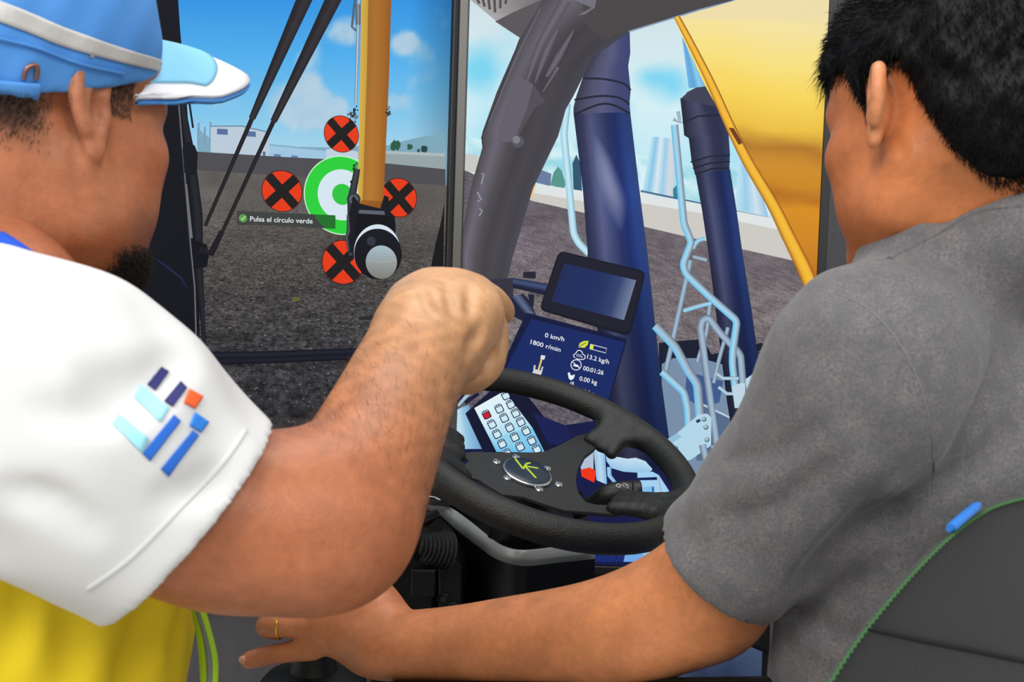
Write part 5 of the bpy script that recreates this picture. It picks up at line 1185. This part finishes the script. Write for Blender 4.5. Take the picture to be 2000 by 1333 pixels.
bp = [cast_px(Tcap, x, y, 0.003) for x, y in ((44, 154), (50, 134), (62, 127), (69, 132), (66, 154))]
MB().tube(spline([p for p in bp if p is not None], 5), 0.0016, 8).build('buckle', mat('bronze_buckle', (150, 104, 88), 0.35, 0.9), capo, auto=60)
# shirt: yellow body, white sleeve, blue collar
S = SDF((-0.80, 0.42, 0.55), (-0.10, 1.05, 1.16), 0.0055)
S.ell((-0.425, 0.735, 0.90), (0.180, 0.120, 0.125), 0, Abody); S.ell((-0.405, 0.745, 0.80), (0.175, 0.145, 0.19), 0.06, Abody); S.ell((-0.42, 0.76, 0.66), (0.165, 0.125, 0.12), 0.05, Abody)
S.displace(folds(11, 0.0035, 0.10, (1.2, 1.2, 0.5)))
crease(S, (([(140, 1150), (142, 1250), (132, 1345)], 0.008), ([(310, 1180), (275, 1260), (240, 1345)], 0.009), ([(362, 1180), (352, 1260), (346, 1345)], 0.006), ([(60, 1110), (40, 1200), (10, 1300)], 0.007)))
S.cut((0, 0, 0.60), (0, 0, -1)); S.ell((-0.425, 0.745, 0.62), (0.155, 0.11, 0.12), 0, Abody, mode='s')
V, F_ = S.mesh(2); fast_obj('shirt', V, F_, M_yellow, A_); Tshirt = bvh(V, F_)
sh_rows = [(-120, 745, 0.66, 0.080), (-20, 765, 0.625, 0.0865), (110, 815, 0.615, 0.0875), (240, 920, 0.625, 0.0815), (365, 1015, 0.640, 0.0735), (470, 1095, 0.655, 0.0700)]
S = SDF((-0.68, 0.46, 0.80), (-0.11, 0.98, 1.18), 0.0034)
S.chain(pxchain(sh_rows), 0, 6, inner=0.01)
S.chain([np.append(at(-60, 745, 0.66), 0.072), np.append(np.array([-0.40, 0.685, 0.99]), 0.058), np.append(np.array([-0.46, 0.73, 0.985]), 0.06), np.append(np.array([-0.57, 0.84, 0.98]), 0.06)], 0.03, 4)
sx = nrm(at(365, 1015, 0.64) - at(200, 890, 0.62))
S.displace(folds(21, 0.0022, 0.07, (1, 1, 1.4)))
crease(S, (([(345, 705), (280, 742), (180, 752)], 0.008), ([(330, 745), (240, 775), (190, 778)], 0.006), ([(430, 930), (390, 955), (320, 975)], 0.006), ([(300, 775), (200, 812), (80, 800)], 0.006), ([(180, 1040), (100, 980), (20, 960)], 0.006)))
S.cut(at(364, 1016, 0.64), sx)
S.chain(pxchain([(300, 965, 0.632, 0.058), (365, 1015, 0.640, 0.0660), (470, 1095, 0.655, 0.0680)]), 0.003, 6, mode='s', inner=0.01)
V, F_ = S.mesh(2); slv = fast_obj('sleeve', V, F_, M_white_cloth, A_); Tsl = bvh(V, F_)
# hem line and printed bars on the sleeve
strip('hem', Tsl, [(478, 838), (430, 905), (340, 1000), (250, 1090), (168, 1150)], [(483, 842), (435, 910), (345, 1005), (255, 1095), (172, 1155)], M_white_cloth, slv, lift=0.0003, thick=0.001)
M_navy = mat('navy_print', (38, 42, 104), 0.8); M_pale = mat('pale_blue_print', (158, 222, 236), 0.8); M_roy = mat('royal_blue_print', (34, 104, 204), 0.8); M_or = mat('orange_print', (240, 96, 40), 0.8); M_sky = mat('bright_blue_print', (40, 128, 222), 0.8)
for quad, mt in ((((313, 718), (329, 728), (303, 765), (286, 752)), M_navy), (((352, 747), (364, 760), (336, 797), (321, 786)), M_navy), (((368, 762), (395, 776), (379, 799), (357, 788)), M_or),
                 (((274, 752), (330, 800), (312, 826), (262, 776)), M_pale), (((232, 812), (290, 858), (278, 886), (220, 830)), M_pale), (((338, 812), (351, 824), (292, 901), (277, 886)), M_roy),
                 (((378, 807), (406, 826), (390, 846), (368, 832)), M_sky), (((374, 842), (386, 852), (328, 930), (313, 916)), M_roy)):
    patch('sleeve_print', Tsl, quad, mt, slv, 6, 8)
nax = nrm(HA.w((0, -0.034, -0.06)) - nb); ce = nb + nax * 0.050; nA = nrm(np.cross(nax, (0, 1, 0))); nB = np.cross(nax, nA)
ringp = spline([at(*p) for p in ((-125, 445, 0.72), (-60, 462, 0.690), (0, 492, 0.668), (45, 522, 0.668), (85, 545, 0.70), (100, 540, 0.76), (60, 510, 0.80), (-40, 460, 0.83), (-125, 435, 0.80))], 5, True)
MB().tube(ringp, 0.013, 10, closed=True, flat=1.0).build('collar', M_blue_cloth, A_, auto=70)
# lime strap with grey tape at the front of the shirt
M_lime2 = mat('lime_strap', (178, 226, 40), 0.7); M_tape = mat('grey_tape', (120, 130, 128), 0.5)
for A2, B2, mt, nm, dz in (([(366, 1150), (384, 1230), (392, 1300), (394, 1380)], [(388, 1150), (414, 1235), (427, 1300), (422, 1380)], M_lime2, 'strap', 0), ([(378, 1175), (397, 1240), (405, 1300), (404, 1380)], [(384, 1175), (405, 1240), (416, 1300), (412, 1380)], M_tape, 'strap_tape', -0.002)):
    a = spline(A2, 5); b = spline(B2, 5); d_ = 0.765 + dz; V = [at(*p, d_) for q in zip(a, b) for p in q]; V = [p for p in V]
    o = obj(nm, V, [(2 * i, 2 * i + 1, 2 * i + 3, 2 * i + 2) for i in range(len(a) - 1)], mt, A_, smooth=True); m = o.modifiers.new('solid', 'SOLIDIFY'); m.thickness = 0.003
# trousers and shoes
S = SDF((-0.72, 0.5, 0.0), (-0.15, 1.05, 0.80), 0.008); S.ell((-0.43, 0.755, 0.68), (0.165, 0.125, 0.13), 0, Abody)
for dx in (-0.1, 0.1): S.chain([np.append(np.array([-0.44, 0.75, 0.68]) + rr3 * dx, 0.098), np.append(np.array([-0.42, 0.77, 0.40]) + rr3 * dx, 0.075), np.append(np.array([-0.43, 0.75, 0.09]) + rr3 * dx, 0.062)], 0.03, 4)
S.displace(folds(31, 0.003, 0.1)); S.cut((0, 0, 0.74), (0, 0, 1)); S.cut((0, 0, 0.05), (0, 0, -1)); V, F_ = S.mesh(1); fast_obj('trousers', V, F_, mat('navy_trousers', (36, 42, 62), 0.85), A_)
for dx in (-0.1, 0.1):
    S = SDF((-0.7, 0.5, 0.0), (-0.1, 1.1, 0.14), 0.006); b = np.array([-0.43, 0.75, 0.0]) + rr3 * dx; S.chain([np.append(b + Z * 0.06 - fh * 0.03, 0.05), np.append(b + Z * 0.05 + fh * 0.06, 0.048), np.append(b + Z * 0.04 + fh * 0.15, 0.038)], 0, 4); S.cut((0, 0, 0.006), (0, 0, -1)); V, F_ = S.mesh(1); fast_obj('shoe', V, F_, M_shoe, A_)
# ------------------------------------------------------------------ person driving, on the right
M_skinB = skin_mat('brown_skin', 0.45, 0.10)
M_grey = mat('heather_grey_cloth', (98, 96, 96), 0.9, noise=[(70, (124, 117, 115), 0.2), (420, (84, 85, 90), 0.2)], bump=[(900, 0.22), (30, 0.12)], sheen=0.2)
M_black_hair = mat('black_hair', (9, 9, 11), 0.55, spec=0.2)
B_ = empty('person', np.array([0.38, 0.80, 0]), 'person in a grey T-shirt seated at the wheel, looking down', 'person')
hz = math.radians(27); fh = np.array([-math.sin(hz), math.cos(hz), 0]); pt = math.radians(9)
fwd = fh * math.cos(pt) - Z * math.sin(pt); up_ = fh * math.sin(pt) + Z * math.cos(pt); rgt = np.cross(fwd, up_)
ear = at(1714, 222, 0.80); HB = Frame(fwd, up_, ear + rgt * 0.080)
nb = at(1912, 372, 0.875); nl = HB.l(nb)
SH = head_sdf([(0, -0.028, -0.02, 0.058), tuple((np.array([0, -0.034, -0.06]) * 0.5 + nl * 0.5)) + (0.062,), tuple(nl) + (0.070,)], full=1.02, jaw=1.0, flare=0.85, es=0.85, ev0=0.002)
Vh, Fh = SH.mesh(2); Wh = HB.w(Vh)
def skinB(q):
    x, y, z = q.T; c = np.tile(np.array((196, 120, 72.)), (len(q), 1))
    def mx(c2, t): return c * (1 - t[:, None]) + np.asarray(c2, float) * t[:, None]
    c = mx((178, 102, 58), sm01(y, 0.0, 0.07) * 0.5); c = mx((206, 142, 104), sm01(np.abs(x), 0.076, 0.086) * (y > -.03) * 0.6)
    c = mx((24, 18, 16), (np.abs(z - 0.030) < 0.006) * (y > 0.064) * (np.abs(x) > 0.012) * (np.abs(x) < 0.05) * 0.85)
    return lin(c)
Ch = skinB(Vh)
S = SDF((-0.32, 0.72, 0.58), (0.40, 1.28, 1.08), 0.003)
S.chain(pxchain([(1690, 720, 0.80, 0.055), (1540, 970, 0.85, 0.052), (1430, 1105, 0.89, 0.0505), (1362, 1165, 0.92, 0.0500), (1290, 1205, 0.935, 0.0490), (1200, 1235, 0.96, 0.0480), (1080, 1248, 1.00, 0.0430), (970, 1255, 1.03, 0.0385), (850, 1260, 1.07, 0.0335), (770, 1262, 1.095, 0.0315), (730, 1255, 1.11, 0.031)]), 0, 5, inner=0.012)
S.ell(at(1398, 1198, 0.925), (0.034, 0.034, 0.030), 0.035)
pa = nrm(at(590, 1190, 1.13) - at(760, 1255, 1.11)); pb_ = nrm(at(690, 1110, 1.14) - at(650, 1290, 1.12)); pn = nrm(np.cross(pa, pb_)); pb_ = np.cross(pn, pa)
S.rbox(at(672, 1212, 1.125), (0.050, 0.042, 0.018), 0.017, 0.02, np.stack([pa, pb_, pn]))
S.chain(pxchain([(745, 1250, 1.105, 0.030), (700, 1225, 1.118, 0.028), (640, 1215, 1.125, 0.022)]), 0.02, 4)
S.chain(pxchain([(755, 1225, 1.112, 0.026), (728, 1170, 1.125, 0.024), (690, 1125, 1.14, 0.018), (640, 1105, 1.165, 0.014), (600, 1110, 1.185, 0.011)]), 0.02, 4)
for row in ([(615, 1266, 1.120, 0.0135), (560, 1275, 1.120, 0.0104), (515, 1283, 1.124, 0.0100), (484, 1291, 1.13, 0.0088)],
            [(605, 1218, 1.124, 0.0150), (560, 1220, 1.118, 0.0135), (528, 1221, 1.122, 0.0132), (524, 1226, 1.150, 0.0120), (545, 1232, 1.172, 0.0105)],
            [(600, 1175, 1.130, 0.0155), (556, 1172, 1.130, 0.0138), (530, 1172, 1.138, 0.0130), (530, 1180, 1.165, 0.0120), (552, 1190, 1.185, 0.0108)],
            [(620, 1135, 1.142, 0.0150), (575, 1128, 1.148, 0.0135), (552, 1128, 1.160, 0.0128), (556, 1138, 1.185, 0.0115), (578, 1150, 1.2, 0.0105)]):
    S.chain(pxchain(row), 0.005, 4)
Va, Fa = S.mesh(2); Ca = arm_cols(Va, at(1390, 1200, 0.92), at(560, 1240, 1.12), (208, 134, 88), (190, 120, 80), 0.03)
tS = at(1930, 800, 0.86); A3 = np.stack([-DL, DF, Z])
LS = at(1690, 700, 0.80); RS = np.array([0.56, 1.02, LS[2] + 0.02])
mid = (LS + RS) / 2
S = SDF((-0.1, 0.6, 0.02), (0.85, 1.55, 1.15), 0.008)
S.ell(mid - Z * 0.10, (0.16, 0.095, 0.16), 0, A3); S.ell(mid - Z * 0.30 + DF * 0.02, (0.145, 0.105, 0.17), 0.05, A3); S.cone(mid - Z * 0.03, nb, 0.06, 0.06, 0.05)
we = RS + DF * 0.10 - Z * 0.24 - DL * 0.05; wr = we + DF * 0.24 - Z * 0.02
S.chain([np.append(mid, 0.06), np.append(RS, 0.055), np.append(we, 0.045), np.append(wr, 0.030)], 0.03, 4); simple_hand(S, wr, DF, DL)
for s_ in (-0.09, 0.10):
    hp = mid - Z * 0.46 - DL * s_ + DF * 0.05; kn = np.array([hp[0], hp[1], 0.54]) + DF * 0.36; ft = np.array([kn[0], kn[1], 0.08]) + DF * 0.02
    S.chain([np.append(np.array([hp[0], hp[1], 0.53]), 0.07), np.append(kn, 0.05), np.append(ft, 0.035)], 0.03, 1)
Vb, Fb = S.mesh(1); Cb = np.tile(lin((186, 112, 66)), (len(Vb), 1))
V, F_ = merge([(Wh, Fh), (Va, Fa), (Vb, Fb)]); fast_obj('body', V, F_, M_skinB, B_, cols=np.concatenate([Ch, Ca, Cb]))
# ring on the ring finger
rc = at(546, 1220.5, 1.1195); rax = nrm(at(520, 1221, 1.12) - at(580, 1219, 1.12)); ra = nrm(np.cross(rax, Z)); rb2 = np.cross(rax, ra)
MB().tube([rc + 0.0152 * (math.cos(t) * ra + math.sin(t) * rb2) for t in np.linspace(0, 6.283, 33)[:-1]], 0.0017, 8, closed=True).build('finger_ring', mat('gold', (226, 186, 84), 0.2, 1.0), B_, auto=70)
nlp = at(478, 1292, 1.128); S = SDF(nlp - 0.02, nlp + 0.02, 0.0012); S.ell(nlp + np.array([0, -0.004, 0.003]), (0.006, 0.0045, 0.005)); V, F_ = S.mesh(1); fast_obj('fingernail', V, F_, mat('nail_dark', (206, 150, 116), 0.3), B_)
# hair: full volume plus loose hairs
def hairline(x, y, z):
    """>0 where hair grows, head frame"""
    front = 0.062 - 0.15 * np.maximum(np.abs(x) - 0.03, 0)          # forehead edge height
    zl = np.where(y > 0.037, front, np.where(y > 0.018, 0.000 + (y - 0.018) * 3.2, np.where(y > -0.022, 0.042, np.maximum(0.042 - (-0.022 - y) * 2.9, -0.062))))
    return z - zl
S = SDF((-0.12, -0.15, -0.09), (0.12, 0.14, 0.17), 0.0026)
S.ell((0, -0.012, 0.048), (0.083, 0.108, 0.100)); S.ell((0, 0.036, 0.066), (0.066, 0.060, 0.058), 0.03); S.ell((0, -0.055, -0.010), (0.066, 0.056, 0.060), 0.03)
S.displace(folds(41, 0.0016, 0.016)); S.displace(lambda x, y, z: np.where(hairline(x, y, z) < 0, 0.001 - hairline(x, y, z) * 0.9, 0))
Vc, Fc = S.mesh(1); hair = fast_obj('hair', HB.w(Vc), Fc, M_black_hair, B_)
rng = np.random.default_rng(9)
def hm(P, N): q = HB.l(P); return sm01(hairline(*q.T), -0.004, 0.012) + 0.15
P, N = surf_samples(HB.w(Vc), Fc, 26000, lambda P, N: hm(P, N) * (((N @ (HB.f * 0 + 1e-9)) < 1)), 6); q = HB.l(P)
flow = np.where(q[:, 2:3] > 0.07, HB.f * 0.9 - HB.u * 0.1, np.where(q[:, 1:2] > 0.03, HB.f * 0.5 - HB.u * 0.6, -HB.u * 1.0 - HB.f * 0.15))
L = np.where(q[:, 2] > 0.08, 0.014, np.where(q[:, 2] > 0.03, 0.010, 0.007)) * np.where(q[:, 1] > 0.05, 0.7, 1) * rng.uniform(0.6, 1.3, len(P))
strands('hair_strands', P - N * 0.002, N * 0.55 + flow + rng.normal(size=P.shape) * 0.28, L, 0.00042, M_black_hair, B_, bend=-HB.u * 0.25 + rng.normal(size=P.shape) * 0.12, seed=8)
# fringe over the forehead
Pf, Nf = surf_samples(HB.w(Vc), Fc, 900, lambda P, N: (lambda q: ((q[:, 1] > 0.07) & (q[:, 2] > 0.05) & (q[:, 2] < 0.11)).astype(float) + 1e-9)(HB.l(P)), 12)
strands('fringe', Pf - Nf * 0.002, Nf * 0.8 + HB.f * 0.5 - HB.u * 0.1 + rng.normal(size=Pf.shape) * 0.3, rng.uniform(0.006, 0.016, len(Pf)), 0.0004, M_black_hair, B_, bend=-HB.u * 0.9 + rng.normal(size=Pf.shape) * 0.2, seed=13)
# fade of short hairs at nape and temple
def fade(P, N):
    q = HB.l(P); hl = hairline(*q.T); return sm01(hl, -0.016, -0.002) * (hl < 0.006) * (np.abs(q[:, 0]) < 0.082)
P, N = surf_samples(Wh, Fh, 6000, fade, 7); strands('short_hair', P, N * 0.5 - HB.u * 0.9 + rng.normal(size=P.shape) * 0.3, rng.uniform(0.003, 0.007, len(P)), 0.00026, M_black_hair, B_, seed=10)
# T-shirt
S = SDF((0.02, 0.62, 0.50), (0.78, 1.25, 1.16), 0.0042)
S.ell(mid - Z * 0.09, (0.185, 0.118, 0.165), 0, A3); S.ell(mid - Z * 0.30 + DF * 0.02, (0.178, 0.135, 0.20), 0.06, A3); S.ell(mid - Z * 0.45 + DF * 0.04, (0.18, 0.14, 0.10), 0.05, A3)
S.chain([np.append(LS + np.array([0.0, 0, -0.01]), 0.073), np.append(at(1800, 570, 0.83), 0.056), np.append(nb - Z * 0.030, 0.086), np.append(RS * 0.5 + nb * 0.5, 0.06), np.append(RS, 0.073)], 0.05, 4)
slv = [(1705, 700, 0.795, 0.074), (1640, 820, 0.81, 0.0735), (1545, 965, 0.845, 0.0690), (1404, 1112, 0.885, 0.0610), (1330, 1190, 0.905, 0.058)]
S.chain([np.append(RS, 0.072), np.append(RS * 0.4 + we * 0.6, 0.068)], 0.03, 1)
S.displace(folds(51, 0.0022, 0.075))
nx = nrm(HB.w((0, -0.034, -0.05)) - nb)
S.cone(nb + nx * 0.075, nb + nx * 0.15, 0.062, 0.080, 0.006, mode='s')
S.chain(pxchain([(2110, 470, 0.78, 0.036), (2000, 462, 0.785, 0.036), (1905, 474, 0.815, 0.035), (1825, 508, 0.83, 0.030), (1770, 540, 0.84, 0.026)]), 0.035, 4)
S2 = SDF(S.lo, S.lo + S.h * (S.n - 1), S.h); S2.n = S.n; S2.D = np.full(tuple(S.n), 9.0, np.float32)
S2.chain(pxchain(slv), 0, 5, inner=0.01); S2.displace(folds(52, 0.0020, 0.07))
crease(S2, (([(1400, 1010), (1500, 1000), (1640, 900)], 0.006), ([(1420, 900), (1520, 880), (1600, 830)], 0.005), ([(1580, 1130), (1660, 1040), (1730, 940)], 0.007)))
cp_ = at(1403, 1112, 0.885); S2.cut(cp_, nrm(at(1404, 1112, 0.885) - at(1545, 965, 0.845)))
S2.chain(pxchain([(1470, 1045, 0.866, 0.045), (1404, 1112, 0.885, 0.0530), (1330, 1190, 0.905, 0.056)]), 0.002, 5, mode='s', inner=0.01)
hh = np.maximum(0.022 - np.abs(S.D - S2.D), 0) / 0.022; S.D = np.minimum(S.D, S2.D) - hh * hh * 0.022 / 4
# keep the cuff opening clear of the shirt body
S.chain(pxchain([(1404, 1112, 0.885, 0.050), (1358, 1178, 0.92, 0.054)]), 0.004, 3, mode='s')
crease(S, (([(1830, 950), (1740, 1010), (1640, 1085), (1560, 1160)], 0.011), ([(1960, 700), (1905, 830), (1850, 930)], 0.008), ([(1990, 820), (1920, 900), (1850, 940)], 0.007), ([(1550, 1190), (1640, 1250), (1730, 1265)], 0.008), ([(1540, 1280), (1600, 1310), (1650, 1315)], 0.006)))
S.cut((0, 0, 0.535), (0, 0, -1))
V, F_ = S.mesh(2); sho = fast_obj('t_shirt', V, F_, M_grey, B_); Tsh = bvh(V, F_)
# collar rib, shoulder seam
cA = nrm(np.cross(nx, (0, 1, 0))); cB = np.cross(nx, cA); ce = nb + nx * 0.030
rp = []
for t in np.linspace(0, 6.283, 41)[:-1]:
    d_ = math.cos(t) * cA + math.sin(t) * cB; h = Tsh.ray_cast(Vector(ce + d_ * 0.03 + nx * 0.10), Vector(d_ * 0.45 - nx)); p = ce + d_ * 0.069
    rp.append(p)
rim = [cast_px(Tsh, x, y, -0.001) for x, y in spline([(2090, 396), (2000, 400), (1910, 412), (1840, 448), (1785, 478), (1750, 496), (1738, 506)], 6)]
MB().tube(rim, 0.0030, 8).build('collar', M_grey, sho, auto=70)
M_thread = mat('grey_seam_thread', (118, 116, 116), 0.9)
sp = spline([(1632, 572), (1690, 600), (1745, 655), (1790, 735), (1815, 820), (1824, 900), (1822, 962)], 10)
P = [cast_px(Tsh, x, y, 0.0) for x, y in sp]
MB().tube(P, 0.0007, 6).build('shoulder_seam', M_thread, sho)
# jeans and shoes
S = SDF((-0.2, 0.62, 0.05), (0.80, 1.55, 0.66), 0.007); S.ell(mid * np.array([1, 1, 0]) + Z * 0.52 + DF * 0.03, (0.17, 0.15, 0.085), 0, A3)
for s_ in (-0.09, 0.10):
    hp = mid - Z * 0.46 - DL * s_ + DF * 0.05; kn = np.array([hp[0], hp[1], 0.555]) + DF * 0.36; ft = np.array([kn[0], kn[1], 0.09]) + DF * 0.02
    S.chain([np.append(np.array([hp[0], hp[1], 0.545]), 0.092), np.append(kn - DF * 0.15, 0.085), np.append(kn, 0.070), np.append(kn * 0.5 + ft * 0.5, 0.062), np.append(ft, 0.058)], 0.03, 3)
S.displace(folds(61, 0.003, 0.08)); S.cut((0, 0, 0.075), (0, 0, -1)); V, F_ = S.mesh(1); fast_obj('jeans', V, F_, M_jeans, B_)
for s_ in (-0.09, 0.10):
    hp = mid - Z * 0.46 - DL * s_ + DF * 0.05; b = np.array([hp[0], hp[1], 0]) + DF * 0.38
    S = SDF(b - np.array([0.2, 0.2, 0]), b + np.array([0.2, 0.25, 0.14]), 0.006); S.chain([np.append(b + Z * 0.06 - DF * 0.03, 0.05), np.append(b + Z * 0.05 + DF * 0.05, 0.046), np.append(b + Z * 0.04 + DF * 0.13, 0.036)], 0, 4); S.cut((0, 0, 0.006), (0, 0, -1)); V, F_ = S.mesh(1); fast_obj('shoe', V, F_, M_shoe, B_)
